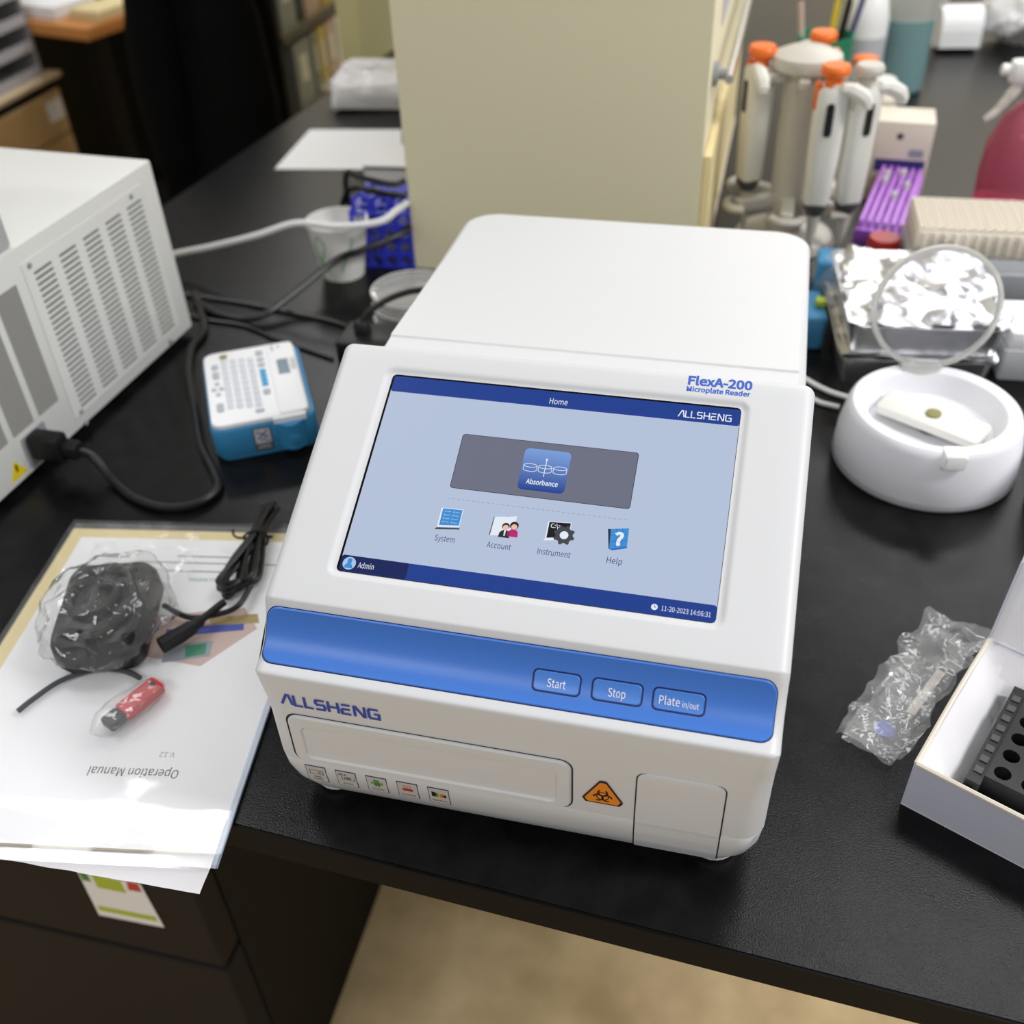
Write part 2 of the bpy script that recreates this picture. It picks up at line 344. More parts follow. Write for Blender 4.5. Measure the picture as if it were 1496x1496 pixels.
V2 = lambda x, y: Vector((x, y))
prof = []                                                                 # (y, z, side fillet, s along the screen surround)
def P(v, f, s=None): prof.append((v.x, v.y, f, s))
for z, f in ((45.2, 15), (60, 15), (80, 15), (96, 13.5), (104, 11)): P(V2(0.4*(1-(z-45)/76), z), f)
for k, v in enumerate(arc_corner(V2(0.1, 100), V2(-0.3, 122.6), scoop(0.12), 3.2, 6)): P(v, 7.5)
for i in range(13): P(scoop(0.16+0.84*i/12*0.98), 7)
edge = arc_corner(scoop(0.99), V2(BO.x-0.5, BO.y-0.2), BO+BU*20, 3.0, 5)
for v in edge: P(v, 7)
ss = sorted(set([12, 15]+[16.5+i*0.7 for i in range(11)]+list(range(28, 156, 8))+[155.5+i*0.7 for i in range(12)]+[165, 168]))
for q in ss: P(BO+BU*q, 7, q)
for v in arc_corner(BO+BU*150, BO+BU*181.5, V2(206, 196), 6, 6): P(v, 7)
P(V2(206, 190), 7); P(V2(206, 45.2), 7)
np_ = len(prof); nrm = []
for i in range(np_):
    a = Vector(prof[i-1][:2]); b = Vector(prof[(i+1) % np_][:2]); t = (b-a).normalized(); nrm.append(Vector((-t.y, t.x)))
nrm[0] = V2(-1, 0); nrm[-1] = V2(1, 0)
def sdf_rr(x, y, x0, y0, x1, y1, r):
    dx = abs(x-(x0+x1)/2)-(x1-x0)/2+r; dy = abs(y-(y0+y1)/2)-(y1-y0)/2+r
    return math.hypot(max(dx, 0), max(dy, 0))+min(max(dx, dy), 0)-r
def inset(x, s):
    if s is None: return 0
    d = -sdf_rr(x, s, -116.3, 17.0, 113.2, 163.6, 8.0); t = max(0, min(1, d/4.6)); return 2.0*t*t*(3-2*t)
xs = sorted(set([-118+i*0.7 for i in range(12)]+[107+i*0.7 for i in range(11)]+list(range(-132, 140, 8))))
b = MB(); loops = []
def ring_at(side, ph):
    L = []
    for (y, z, f, s), n in zip(prof, nrm):
        o = f*(1-math.cos(ph)); L.append((side*(W2-f*(1-math.sin(ph))),)+off(y, z, n, o))
    return L
for k in range(7): loops.append(ring_at(-1, R(90*(1-k/6))))
for x in xs:
    L = []
    for (y, z, f, s), n in zip(prof, nrm):
        xx = max(-W2+f, min(W2-f, x)); o = inset(xx, s); L.append((xx, y-n.x*o, z-n.y*o))
    loops.append(L)
for k in range(7): loops.append(ring_at(1, R(90*k/6)))
b.stack(loops); b.f = [tuple(reversed(f)) for f in b.f]
head = b.build('front_housing', 'white_shell', rd, ang=40)
# rear cover with rounded rear corners
def top_z(y): return 194.6+(y-200)*0.073 if y < 255.6 else 200.1-(y-256.4)*0.0375
def cover_pts(i, dz, lift=True):
    return [(x, y, (top_z(max(200, y))-dz) if lift else dz) for x, y in rrect(-147.3+i, 150+i, 147.3-i, 498-i, 30-i, 12)]
b = MB(); loops = [cover_pts(0, 45.2, False), cover_pts(0, 6)]
for k in range(1, 6): t = R(90*k/5); loops.append(cover_pts(6*(1-math.cos(t)), 6*(1-math.sin(t))))
b.stack(loops, cap1=False)
rows = []; Y0, Y1, X1, r_ = 156, 492, 141.3, 24
for y in sorted(set([156, 200, 230, 255.2, 256.2, 259]+list(range(270, 465, 20))+[Y1-r_*(1-math.sin(R(7.5*k))) for k in range(13)])):
    d = Y1-y; e = 0 if d >= r_ else r_-math.sqrt(max(0, r_*r_-(r_-d)**2)); rows.append([(-X1+e, y, top_z(y)), (X1-e, y, top_z(y))])
for i in range(len(rows)-1): b.add(rows[i]+rows[i+1], [(0, 1, 3, 2)])
b.build('rear_cover', 'white_shell', rd, ang=28)
# base tray, tapering inwards to the feet
L = []
for z, i, r in ((45, 0.3, 15), (44.4, 0.0, 15), (34, 0.8, 15), (24, 3.0, 16), (15, 7.5, 18), (9.5, 13, 20), (7.5, 18, 20)):
    L.append((-148.6+i*1.25, 0.2+i*0.62, 148.6-i*1.25, 496-i, r, z))
b = MB().plate(XY, L, 8); b.f = [tuple(reversed(f)) for f in b.f]; b.build('base', 'white_shell', rd)
for x in (-122, 122):
    for y in (26, 470): MB().lathe([(15, 8.2), (15, 3), (12.5, 0.0)], 24, x, y).build('foot', 'white_shell', rd)
# blue control strip
def curved(x0, x1, s0, s1, r, h0, h1, nx, ns=14, edge=0.0):
    """rounded patch that follows the concave strip, from offset h0 to h1"""
    ln = 38.0; out = MB()
    loops = []
    for inset_, h in ((0, h0), (0, h1-edge), (edge*0.3, h1-edge*0.3), (edge, h1)):
        pts = []
        X0, X1, Y0, Y1 = x0+inset_, x1-inset_, s0*ln+inset_, s1*ln-inset_
        c = rrect(X0, Y0, X1, Y1, r, 6); dense = []
        for i in range(len(c)):
            p = c[i]; q = c[(i+1) % len(c)]; d = math.hypot(q[0]-p[0], q[1]-p[1]); m = max(1, int(d/3.0)) if abs(q[1]-p[1]) > 3 else 1
            for k in range(m): dense.append((p[0]+(q[0]-p[0])*k/m, p[1]+(q[1]-p[1])*k/m))
        for x, y in dense:
            s = y/ln; p = scoop(s)+scoop_n(s)*h; pts.append((x, p.x, p.y))
        loops.append(pts)
    m = min(len(l) for l in loops); loops = [l[:m] for l in loops]
    out.stack(loops, cap1=False, cap0=False)
    # top surface as strips between s levels so that it stays curved
    Y0, Y1 = s0*ln+edge, s1*ln-edge; X0, X1 = x0+edge, x1-edge; rows = []
    ys = sorted(set([Y0+(Y1-Y0)*i/ns for i in range(ns+1)]+[Y0+r*(1-math.cos(R(15*i))) for i in range(7)]+[Y1-r*(1-math.cos(R(15*i))) for i in range(7)]))
    for y in ys:
        d = min(y-Y0, Y1-y); e = 0 if d >= r else r-math.sqrt(max(0, r*r-(r-d)**2)); s = y/ln; p = scoop(s)+scoop_n(s)*h1
        rows.append([(X0+e, p.x, p.y), (X1-e, p.x, p.y)])
    k = []; f = []
    for i, rw in enumerate(rows):
        k += rw
        if i: f.append((2*i-2, 2*i-1, 2*i+1, 2*i))
    out.add(k, f); return out
cp = curved(-145.4, 143.4, 0.10, 0.985, 7, 0.2, 1.0, 1, edge=0.7).build('control_strip', 'blue_panel', rd, ang=50)
curved(-145.8, 143.8, 0.085, 0.995, 7.2, 0.02, 0.22, 1).build('strip_gap', 'navy_line', rd, ang=50)
for x0, x1, cap in ((13.4, 40.6, 'Start'), (46.2, 74.4, 'Stop'), (79.2, 107.8, 'Plate')):
    bt = curved(x0+0.9, x1-0.9, 0.355, 0.665, 2.6, 1.0, 1.5, 1, ns=8, edge=0.4).build('button', 'blue_button', rd, ang=50)
    curved(x0, x1, 0.33, 0.69, 3.2, 0.9, 1.06, 1, ns=8).build('button_outline', 'navy_line', bt, ang=50)
    p = scoop(0.5)+scoop_n(0.5)*1.55; t = (scoop(0.55)-scoop(0.45)).normalized(); fr = Frame((0, p.x, p.y), (1, 0, 0), (0, t.x, t.y))
    if cap == 'Plate':
        text('button_text', 'Plate', 7.2, 'label_white', bt, fr, x0+3.4, -2.0, 0.35, w=11.0); text('button_text', 'in/out', 5.2, 'label_white', bt, fr, x0+16.0, -2.1, 0.35, w=8.8)
    else: text('button_text', cap, 7.4, 'label_white', bt, fr, (x0+x1)/2, -2.4, 0.35, 'CENTER', w=10.2 if cap == 'Start' else 9.4)
# front face: plate drawer door, service door, logo, warning sign, stickers
td = MB().plate(FRONT, [(-132.6, 47.2, 38.8, 89.6, 7, 0.0), (-132.6, 47.2, 38.8, 89.6, 7, 0.9), (-131.6, 48.2, 37.8, 88.6, 6.5, 2.0), (-131.0, 48.8, 37.2, 88.0, 6.2, 2.0), (-126.0, 50.6, 31.4, 81.4, 4.8, 2.0), (-125.2, 51.4, 30.6, 80.6, 4.5, 1.9), (-124.2, 52.4, 29.6, 79.6, 3.9, 0.7), (-123.6, 53.0, 29.0, 79.0, 3.5, 0.6), (-122.6, 54.0, 28.0, 78.0, 3.0, 0.6)]).build('plate_door', 'white_shell', rd)
MB().plate(FRONT, [(-134.2, 45.9, 39.6, 90.0, 7.5, -1), (-134.2, 45.9, 39.6, 90.0, 7.5, 0.12)]).build('door_gap_shade', 'gap_shade', rd)  # dark plate behind the door, painted shadow around its edge
BASE = ((45, 0.3), (44.4, 0.0), (34, 0.8), (24, 3.0), (15, 7.5), (9.5, 13), (7.5, 18))
def base_y(z):
    if z >= 45: return 0.0
    for (z0, i0), (z1, i1) in zip(BASE, BASE[1:]):
        if z >= z1: return 0.2+0.62*(i0+(i1-i0)*(z0-z)/(z0-z1))
    return 11.0
b = MB(); g = MB(); rows = []; gr = []
for z in [10.0+i*2.5 for i in range(30)]+[86, 87.5, 88.6, 89.4, 89.9, 90.1]:
    e = 0 if z < 85.1 else 5-math.sqrt(max(0, 25-(z-85.1)**2)); y = base_y(z)-0.75
    rows.append([(75.9+e, y+0.75, z), (76.1+e, y+0.15, z), (76.6+e, y, z), (123.6-e, y, z), (124.1-e, y+0.15, z), (124.3-e, y+0.75, z)])
    gr.append([(75.2+e, y+0.62, z), (125.0-e, y+0.62, z)])
for i in range(len(rows)-1):
    b.add(rows[i]+rows[i+1], [(k, k+1, k+7, k+6) for k in range(5)]); g.add(gr[i]+gr[i+1], [(0, 1, 3, 2)])
b.add(rows[-1]+[(p[0], p[1]+1.6, p[2]+0.4) for p in rows[-1]], [(k, k+1, k+7, k+6) for k in range(5)]); b.build('service_door', 'white_shell', rd, ang=50)
g.build('service_door_shade', 'gap_shade', rd)  # dark backing sheet, painted shadow around the service door
fu = Frame((0, -0.15, 0), (1, 0, 0), (0, 0, 1))
logo('brand_lettering', 'logo_blue', rd, fu, -133.6, 98.2, 8.4, 60.5, 0.25, 0.20)
ws = MB(); tri = lambda k: [(56.9+k*12.6*math.sin(a), 64.3+k*12.6*math.cos(a)*1.02) for a in [R(q+d) for q in (0, 120, 240) for d in (-9, -3, 3, 9)]]
ws.prism(fu, tri(1.0), 0, 0.25); sign = ws.build('warning_sign', 'sign_black', rd)
MB().flat(fu, tri(0.88), 0.32).build('sign_face', 'orange_sign', sign)
bh = MB()
for k in range(3):
    a = R(90+120*k); cx, cy = 56.9+3.0*math.cos(a), 63.6+3.0*math.sin(a); bh.ring(fu, cx, cy, 2.1, 3.2, 0.40, math.degrees(a)+35, math.degrees(a)+325, 28)
bh.ring(fu, 56.9, 63.6, 3.1, 3.8, 0.42, 0, 360); bh.ring(fu, 56.9, 63.6, 0.0, 0.9, 0.42)
bh.build('biohazard_symbol', 'sign_black', sign)
for i, cap in enumerate(('Plate', 'Screen', 'Android', 'Incubator', 'Spectrum')):
    x0 = -129.6+19.9*i; fs = Frame((x0, base_y(42)-0.2, 41.2), (1, 0, 0), (0, -0.07, 1)); fs = Frame((x0, base_y(41)-0.25, 41.2), (1, 0, 0), (0, -(base_y(24)-base_y(41)), 17)); w, h = 13.4, 16.8
    st = MB(); st.prism(fs, [(0, -h), (w, -h), (w, 0), (0, 0)], -0.6, 0.15); so = st.build('sticker', 'sticker_outline', rd)
    MB().flat(fs, [(0.45, -h+0.45), (w-0.45, -h+0.45), (w-0.45, -0.45), (0.45, -0.45)], 0.22).build('sticker_face', 'sticker_plate', so)
    ic = MB()
    if i == 0:
        ic.strokes(fs, [[(2.4, -4.2), (11, -4.2), (11, -8.6), (2.4, -8.6), (2.4, -4.2)]], 0.5, 0.3); ic.ring(fs, 8.8, -6.4, 0.4, 1.0, 0.3); ic.build('icon', 'sticker_ink', so); MB().strokes(fs, [[(4, -11.6), (9.4, -11.6)], [(3.4, -14.0), (10, -14.0)]], 0.9, 0.3).build('caption', 'sticker_ink', so)
    elif i == 1:
        text('icon', '10.1', 3.2, 'sticker_ink', so, fs, 1.6, -4.6, 0.3, bold=0.02); text('icon', 'LED', 3.0, 'sticker_ink', so, fs, 5.0, -8.2, 0.3, bold=0.03); ic.strokes(fs, [[(3.6, -5.2), (3.6, -9.2), (12, -9.2), (12, -5.2)]], 0.5, 0.3); ic.build('icon', 'sticker_ink', so)
    elif i == 2:
        ic.flat(fs, rrect(4.4, -9.4, 9.0, -5.6, 0.8), 0.3); ic.flat(fs, [(4.4, -5.2), (9.0, -5.2), (8.6, -3.9), (7.6, -3.1), (5.8, -3.1), (4.8, -3.9)], 0.3)
        for q in (3.0, 9.5): ic.flat(fs, rrect(q, -8.2, q+0.95, -5.4, 0.45), 0.3)
        for q in (5.2, 7.2): ic.flat(fs, rrect(q, -11.0, q+1.0, -9.2, 0.45), 0.3)
        ic.strokes(fs, [[(5.6, -3.2), (5.0, -2.2)], [(7.8, -3.2), (8.4, -2.2)]], 0.3, 0.3); ic.build('icon', 'green_ink', so)
    elif i == 3:
        ic.flat(fs, rrect(3.6, -9.4, 9.8, -6.2, 0.6), 0.3); ic.flat(fs, rrect(2.6, -8.0, 10.8, -7.0, 0.3), 0.3)
        for q in (4.6, 6.4, 8.2): ic.strokes(fs, [[(q, -5.6), (q+0.5, -4.6), (q-0.2, -3.8), (q+0.3, -2.8)]], 0.45, 0.3)
        ic.build('icon', 'red_ink', so)
    else:
        for q, mm in enumerate(('sign_black', 'sign_black', 'green_ink', 'lime', 'orange', 'red_ink', 'sign_black')):
            MB().flat(fs, [(2.2+q*1.3, -9.6), (3.5+q*1.3, -9.6), (3.5+q*1.3, -4.0-0.35*(q+1)), (2.2+q*1.3, -4.0-0.35*q)], 0.3).build('icon', mm, so)
    if i: text('caption', cap, 2.5, 'sticker_ink', so, fs, w/2, -14.4, 0.3, 'CENTER', bold=0.01)
# screen
SC = Frame(BEZ.p(0, 0, -2.0), BEZ.u, BEZ.v)
scr = MB().plate(SC, [(-110.3, 21.6, 107.5, 158.9, 3.0, -0.5), (-110.3, 21.6, 107.5, 158.9, 3.0, 0.08)]).build('touch_screen', 'screen_black', rd)
def ui(name, poly, m, h): return MB().flat(SC, poly, h).build(name, m, scr)
rc = lambda x0, y0, x1, y1, r=0.01: rrect(x0, y0, x1, y1, r, 5)
ui('display', rc(-108.9, 22.0, 107.2, 157.6, 2.2), 'ui_body', 0.12)
ui('header_bar', rc(-108.9, 146.2, 107.2, 157.6, 1.5), 'ui_bar', 0.16); ui('footer_bar', rc(-108.9, 22.0, 107.2, 32.2, 1.5), 'ui_bar', 0.16); ui('user_tab', rc(-108.9, 22.0, -68.0, 32.2, 1.5), 'ui_dark', 0.19)
text('screen_text', 'Home', 6.6, 'ui_white', scr, SC, -1.8, 148.6, 0.22, 'CENTER', w=11.2); logo('screen_logo', 'ui_white', scr, SC, 71.2, 148.8, 4.4, 31.0, 0.22, 0.15)
ui('mode_panel', rc(-55.8, 83.6, 52.0, 121.2, 2.0), 'ui_line', 0.16); ui('mode_panel', rc(-55.4, 84.0, 51.6, 120.8, 1.8), 'ui_grey', 0.19)
ui('mode_button', rc(-15.6, 88.2, 12.6, 116.2, 3.0), 'ui_btn', 0.22); text('screen_text', 'Absorbance', 5.0, 'ui_white', scr, SC, -1.4, 92.4, 0.26, 'CENTER', bold=0.008, w=19.0)
ic = MB()
for q in (-10.4, -1.4, 7.6)[:3]:
    ic.strokes(SC, [[(q-4.2*0.95, 104.6), (q-4.2*0.95, 101.8)], [(q+4.2*0.95, 104.6), (q+4.2*0.95, 101.8)]], 0.35, 0.26)
    for yy in (104.6, 101.8):
        e = [(q+4.2*0.95*math.cos(R(a)), yy+1.2*math.sin(R(a))) for a in range(0, 361, 20)]
        ic.strokes(SC, [e if yy > 104 else e[9:]], 0.35, 0.26)
ic.strokes(SC, [[(-1.4, 109.4), (-1.4, 98.0)]], 0.45, 0.27); ic.flat(SC, circ(-1.4, 109.6, 0.7, 12), 0.27); ic.build('absorbance_icon', 'ui_white', scr)
d = MB()
for k in range(36): d.flat(SC, rc(-55.5+k*3.0, 76.4, -53.7+k*3.0, 76.75), 0.16)
d.build('dashed_rule', 'ui_dash', scr)
for x, cap, wd in ((-50.9, 'System', 12.0), (-18.5, 'Account', 14.2), (13.5, 'Instrument', 19.0), (48.2, 'Help', 8.8)): text('screen_text', cap, 6.0, 'ui_text', scr, SC, x, 48.6, 0.2, 'CENTER', w=wd)
# system icon
ui('icon', [(-57.6, 57.0), (-44.0, 58.4), (-43.6, 57.4), (-58.4, 55.6)], 'ui_gear', 0.18); ui('icon', [(-57.4, 57.4), (-44.2, 58.8), (-44.2, 70.4), (-57.4, 70.0)], 'ui_white', 0.20); ui('icon', [(-56.4, 58.6), (-44.6, 59.8), (-44.6, 70.0), (-56.4, 69.6)], 'ui_sky', 0.22)
k = MB()
for r_ in range(4):
    for c_ in range(2): k.flat(SC, circ(-54.6+c_*5.2, 68.0-r_*2.3, 0.45, 8), 0.24); k.flat(SC, rc(-53.7+c_*5.2, 67.8-r_*2.3, -51.2+c_*5.2, 68.15-r_*2.3), 0.24)
k.build('icon', 'ui_pale', scr)
# account icon
ui('icon', [(-25.4, 56.2), (-24.6, 69.2), (-19.4, 70.2), (-18.6, 69.0), (-11.8, 70.4), (-12.2, 58.0)], 'ui_white', 0.18); ui('icon', [(-25.2, 67.6), (-24.6, 69.6), (-19.6, 70.6), (-18.8, 69.2), (-24.2, 68.4)], 'ui_pale', 0.2); ui('icon', [(-25.8, 56.4), (-25.2, 56.4), (-24.7, 68.4), (-25.2, 68.4)], 'ui_line', 0.2)
for x, y, cl, hr in ((-17.0, 55.9, 'ui_suit', 0), (-12.2, 57.0, 'ui_magenta', 1)):
    ui('icon', [(x-3.4, y), (x+3.2, y), (x+2.8, y+3.4), (x+1.2, y+4.8), (x-1.2, y+4.8), (x-3.0, y+3.2)], cl, 0.22+0.0*hr); ui('icon', circ(x, y+7.2, 2.3+0.3*hr, 16), 'ui_hair', 0.24); ui('icon', circ(x+0.1, y+6.4, 1.75, 14), 'ui_skin', 0.26)
ui('icon', [(-17.3, 57.0), (-16.6, 57.0), (-16.4, 60.6), (-17.5, 60.6)], 'ui_white', 0.25)
# instrument icon
ui('icon', [(6.8, 58.2), (20.4, 60.6), (20.4, 70.6), (6.8, 69.8)], 'ui_white', 0.18); ui('icon', [(7.6, 59.2), (20.0, 61.4), (20.0, 70.2), (7.6, 69.4)], 'ui_black', 0.2); text('icon', 'C:\\>', 4.2, 'ui_white', scr, SC, 8.6, 66.0, 0.23, bold=0.006, w=6.4); ui('icon', [(6.0, 57.4), (12, 58.2), (12, 59.0), (6.8, 58.6)], 'ui_white', 0.2)
gear = [(17.4+(5.0 if k % 4 in (0, 1) else 6.3)*math.cos(R(k*11.25)), 62.2+(5.0 if k % 4 in (0, 1) else 6.3)*math.sin(R(k*11.25))) for k in range(32)]
ui('icon', gear, 'ui_gear', 0.24); ui('icon', circ(17.4, 62.2, 2.5, 20), 'ui_white', 0.26)
# help icon
ui('icon', [(41.6, 69.6), (43.4, 69.8), (44.6, 57.6), (43.8, 57.2)], 'ui_suit', 0.18); ui('icon', [(43.2, 69.8), (53.4, 71.6), (53.8, 60.2), (44.2, 57.2)], 'ui_sky', 0.2); ui('icon', [(44.2, 57.2), (53.8, 60.2), (54.2, 59.2), (46, 56.6)], 'ui_sky2', 0.21)
q = MB().strokes(SC, [[(46.6, 70.4), (47.4, 58.2)], [(50.0, 71.0), (50.6, 59.2)], [(43.4, 65.8), (53.6, 67.8)], [(43.8, 61.6), (53.7, 64.0)]], 0.28, 0.23); q.build('icon', 'ui_sky2', scr); text('icon', '?', 12.0, 'ui_white', scr, SC, 48.8, 60.4, 0.26, 'CENTER', bold=0.02)
ui('icon', circ(-103.4, 27.2, 4.0, 28), 'ui_pale', 0.22); ui('icon', [(-106.0, 24.2), (-100.8, 24.2), (-101.4, 26.2), (-102.2, 27.0), (-101.9, 29.8), (-103.4, 30.6), (-104.9, 29.8), (-104.6, 27.0), (-105.6, 26.2)], 'ui_sky', 0.25)
text('screen_text', 'Admin', 5.6, 'ui_white', scr, SC, -97.8, 25.2, 0.25, w=9.6); text('screen_text', '11-20-2023 14:06:31', 4.6, 'ui_white', scr, SC, 77.6, 24.9, 0.22, w=26.6)
ui('icon', circ(74.0, 26.4, 1.8, 20), 'ui_white', 0.22); MB().strokes(SC, [[(74.0, 27.6), (74.0, 26.3), (75.0, 26.3)]], 0.35, 0.25).build('icon', 'ui_bar', scr)
text('model_lettering', 'FlexA-200', 9.4, 'print_blue', rd, BEZ, 73.6, 171.0, 0.12, bold=0.014, w=38.0); text('model_lettering', 'Microplate Reader', 5.2, 'print_blue', rd, BEZ, 73.6, 166.2, 0.12, bold=0.012, w=37.6)

# ================================================================== left side of the bench
# vented white instrument
vi = thing('vented_instrument', 'large white instrument with vent slots at the left edge', 'lab instrument', (-500, 560, 0), -3.6)
VL, VD, VH = -235, -720, 196                                            # local: x -235..0, y -720..0
MB().rbox(VL, VD, 8, 0, 0, VH, 3, 2.0).build('body', 'instrument_white', vi)
VF = Frame((0, 0, 0), (0, -1, 0), (0, 0, 1))                            # right side: u runs to the front, normal -x -> flip
VF = Frame((0.0, 0, 0), (0, 1, 0), (0, 0, 1))                           # normal +x
MB().plate(VF, [(-212, 20, -24, 181, 2, 0), (-212, 20, -24, 181, 2, 0.8), (-211, 21, -25, 180, 2, 1.2)]).build('vent_panel', 'instrument_white', vi)
for c in range(5):
    u0 = -(33+36*c+24)
    for k in range(26):
        z = 27+5.55*k
        MB().plate(VF, [(u0, z, u0+25, z+2.5, 1.2, 1.1), (u0, z, u0+25, z+2.5, 1.2, 1.32)], n=2, cap0=False).build('vent_slot', 'vent_dark', vi)
for u0, z0, z1 in ((-252, 50, 168), (-288, 50, 168), (-324, 50, 168)):
    MB().plate(VF, [(u0, z0, u0+28, z1, 1, 0), (u0, z0, u0+28, z1, 1, 0.5)]).build('grille', 'grille_grey', vi)
for u, z in ((-46, 176), (-203, 176), (-46, 14), (-202, 10), (-203, 24)):
    MB().lathe([(2.6, 0), (2.6, 1.2), (1.8, 1.9)], 12).xf(Matrix.Translation((1.0, u, z)) @ Matrix.Rotation(R(90), 4, 'Y')).build('screw', 'mid_grey', vi)
for x in (-200, -30):
    for y in (-690, -30): MB().lathe([(11, 8.2), (11, 0.1)], 16, x, y).build('foot', 'black_rubber', vi)
wt = MB().prism(VF, [(-309, 14), (-287, 14), (-298, 32)], 0, 0.3).build('warning_label', 'yellow', vi)
MB().prism(VF, [(-299, 20), (-297, 20), (-296.6, 27), (-299.4, 27)], 0.3, 0.4).build('warning_mark', 'sign_black', wt)
MB().plate(VF, [(-283, 12, -250, 44, 2, 0), (-283, 12, -250, 44, 2, 0.8)]).build('power_inlet', 'mid_grey', vi)
ctl = thing('grey_module', 'pale grey module standing on the vented instrument', 'device', (-512, 352, 196.3), -3.6)
MB().rbox(-120, -320, 0, -4, 0, 96, 4, 3).build('body', 'grey_plastic', ctl); MB().rbox(-112, -310, 96, -12, -10, 100, 4, 1).build('top_plate', 'mid_grey', ctl)
# power cord: plug + cable
pc = thing('mains_lead', 'black mains lead plugged into the vented instrument, looping on the bench', 'mains lead', (0, 0, 0))
MB().rbox(-13, -9, 0, 13, 9, 30, 4, 2).xf(Matrix.Translation((-515, 290, 32)) @ Matrix.Rotation(R(90), 4, 'Y')).build('plug', 'black_rubber', pc)
MB().rbox(-8, -7, 0, 8, 7, 16, 4, 2).xf(Matrix.Translation((-486, 291, 31)) @ Matrix.Rotation(R(95), 4, 'Y')).build('strain_relief', 'black_rubber', pc)
MB().tube([(-474, 292, 29), (-462, 296, 20), (-440, 284, 6), (-410, 266, 4.2), (-375, 258, 4.2), (-348, 268, 4.2), (-340, 292, 4.2), (-356, 317, 4.2), (-386, 352, 4.2), (-416, 400, 4.2), (-446, 446, 4.2), (-466, 480, 4.2), (-482, 520, 4.2), (-486, 556, 4.2), (-510, 598, 4.2), (-540, 640, 4.2)], 4.0, 8).build('cable', 'black_cable', pc)
tag(MB().tube([(-530, 622, 4.4), (-500, 602, 4.6), (-480, 594, 4.6), (-452, 590, 5), (-428, 596, 10), (-404, 640, 20), (-374, 690, 36), (-345, 700, 46), (-322, 722, 50), (-308, 740, 52), (-303, 754, 54)], 4.2, 8).build('black_cable', 'black_cable'), 'thick black cable rising past the paper cup', 'cable')
tag(MB().tube([(-560, 640, 2.4), (-486, 632, 2.4), (-410, 619, 2.4), (-350, 606, 2.4), (-318, 590, 2.4)], 2.0, 6).build('thin_cable', 'black_cable'), 'thin black cable lying flat behind the label printer', 'cable')
tag(MB().tube([(-560, 604, 2.4), (-500, 586, 2.4), (-449, 580, 2.4), (-404, 560, 2.4), (-350, 540, 2.4), (-322, 530, 2.4)], 2.0, 6).build('thin_cable', 'black_cable'), 'thin black cable running to the power adapter', 'cable')
tag(MB().tube([(-640, 690, 5), (-600, 700, 20), (-530, 690, 42), (-470, 690, 60), (-420, 695, 76), (-366, 690, 78), (-320, 700, 82), (-308, 730, 84), (-303, 754, 84)], 4.2, 8).build('white_cable', 'white_cable'), 'white cable strung in front of the paper cup', 'cable')
# label printer
lp = thing('label_printer', 'blue and white label printer with small keyboard', 'label printer', (-352, 416, 0), 30)
LPX, LPY = 48.5, 70.5
MB().rbox(-LPX+2, -LPY+2, 0, LPX-2, LPY-2, 5, 12, 2).build('foot_frame', 'printer_blue', lp)
MB().rbox(-LPX, -LPY, 4.5, LPX, LPY, 35, 12, 2.5).build('body', 'printer_blue', lp)
MB().rbox(-LPX+2.2, -LPY+2.2, 34.5, LPX-5, LPY-2.2, 40, 10, 1.5).build('top_cover', 'printer_white', lp)
dl = MB().rbox(16, -LPY+4, 39.7, LPX-6.5, LPY-6, 41.4, 3, 0.8).build('display_lid', 'printer_white', lp)
MB().plate(XY, [(23.5, 2, 34.5, 31, 0.6, 41.0), (23.5, 2, 34.5, 31, 0.6, 41.6)]).build('lcd', 'lcd', dl)
LF = Frame((0, 0, 41.5), (0, -1, 0), (1, 0, 0)); LF = Frame((0, 0, 41.5), (0, 1, 0), (-1, 0, 0))
text('lettering', 'EPSON', 8.0, 'dark_grey', dl, Frame((0, 0, 41.45), (0, -1, 0), (1, 0, 0)), -30, 36.2, 0.08)
MB().strokes(Frame((0, 0, 41.45), (0, -1, 0), (1, 0, 0)), [[(-62, 22), (-50, 22)], [(-60, 28), (-54, 28)]], 1.6, 0.06).build('lettering', 'mid_grey', dl)
def key(x, y, w, h, m, r=1.6): MB().plate(XY, [(x-w/2, y-h/2, x+w/2, y+h/2, r, 39.8), (x-w/2, y-h/2, x+w/2, y+h/2, r, 40.9), (x-w/2+.6, y-h/2+.6, x+w/2-.6, y+h/2-.6, r, 41.3)], n=3, cap0=False).build('key', m, lp)
for c, x in enumerate((-26.5, -18.0, -9.5, -1.0)):
    for k in range(9): key(x, 46-k*10.6-c*1.5, 6.2, 8.2, 'key_white')
for y in (52, 39, 28): key(8.6, y, 7.4, 10 if y > 50 else 7.4, 'key_grey', 3)
for y in (16, 7.6, -0.8, -9.2): key(8.6, y, 6.2, 6.6, 'key_blue')
for y in (-24,): key(8.6, y, 7, 9.4, 'key_grey', 2.5)
key(-1, -55, 8.5, 6, 'key_grey', 2.5); key(-36, 38, 6.6, 9.6, 'key_grey', 2.5); key(-36, 22, 6.6, 13, 'key_grey', 2.5); key(-36, -38, 6.6, 15, 'key_grey', 2.5); key(-26.5, 56.5, 7.5, 7.5, 'key_olive', 2.4)
for x, y in ((-36, 6), (-36, -14), (-39.5, -4), (-32.5, -4)): key(x, y, 5, 5.4, 'key_grey', 2.4)
PF = Frame((0, -LPY, 0), (1, 0, 0), (0, 0, 1))
MB().prism(XY, [(12, -LPY+4)]+[(12+24*k/8, -LPY-1-7*math.sin(math.pi*k/8)) for k in range(9)]+[(36, -LPY+4)], 6, 33).build('tape_cutter', 'printer_blue', lp)
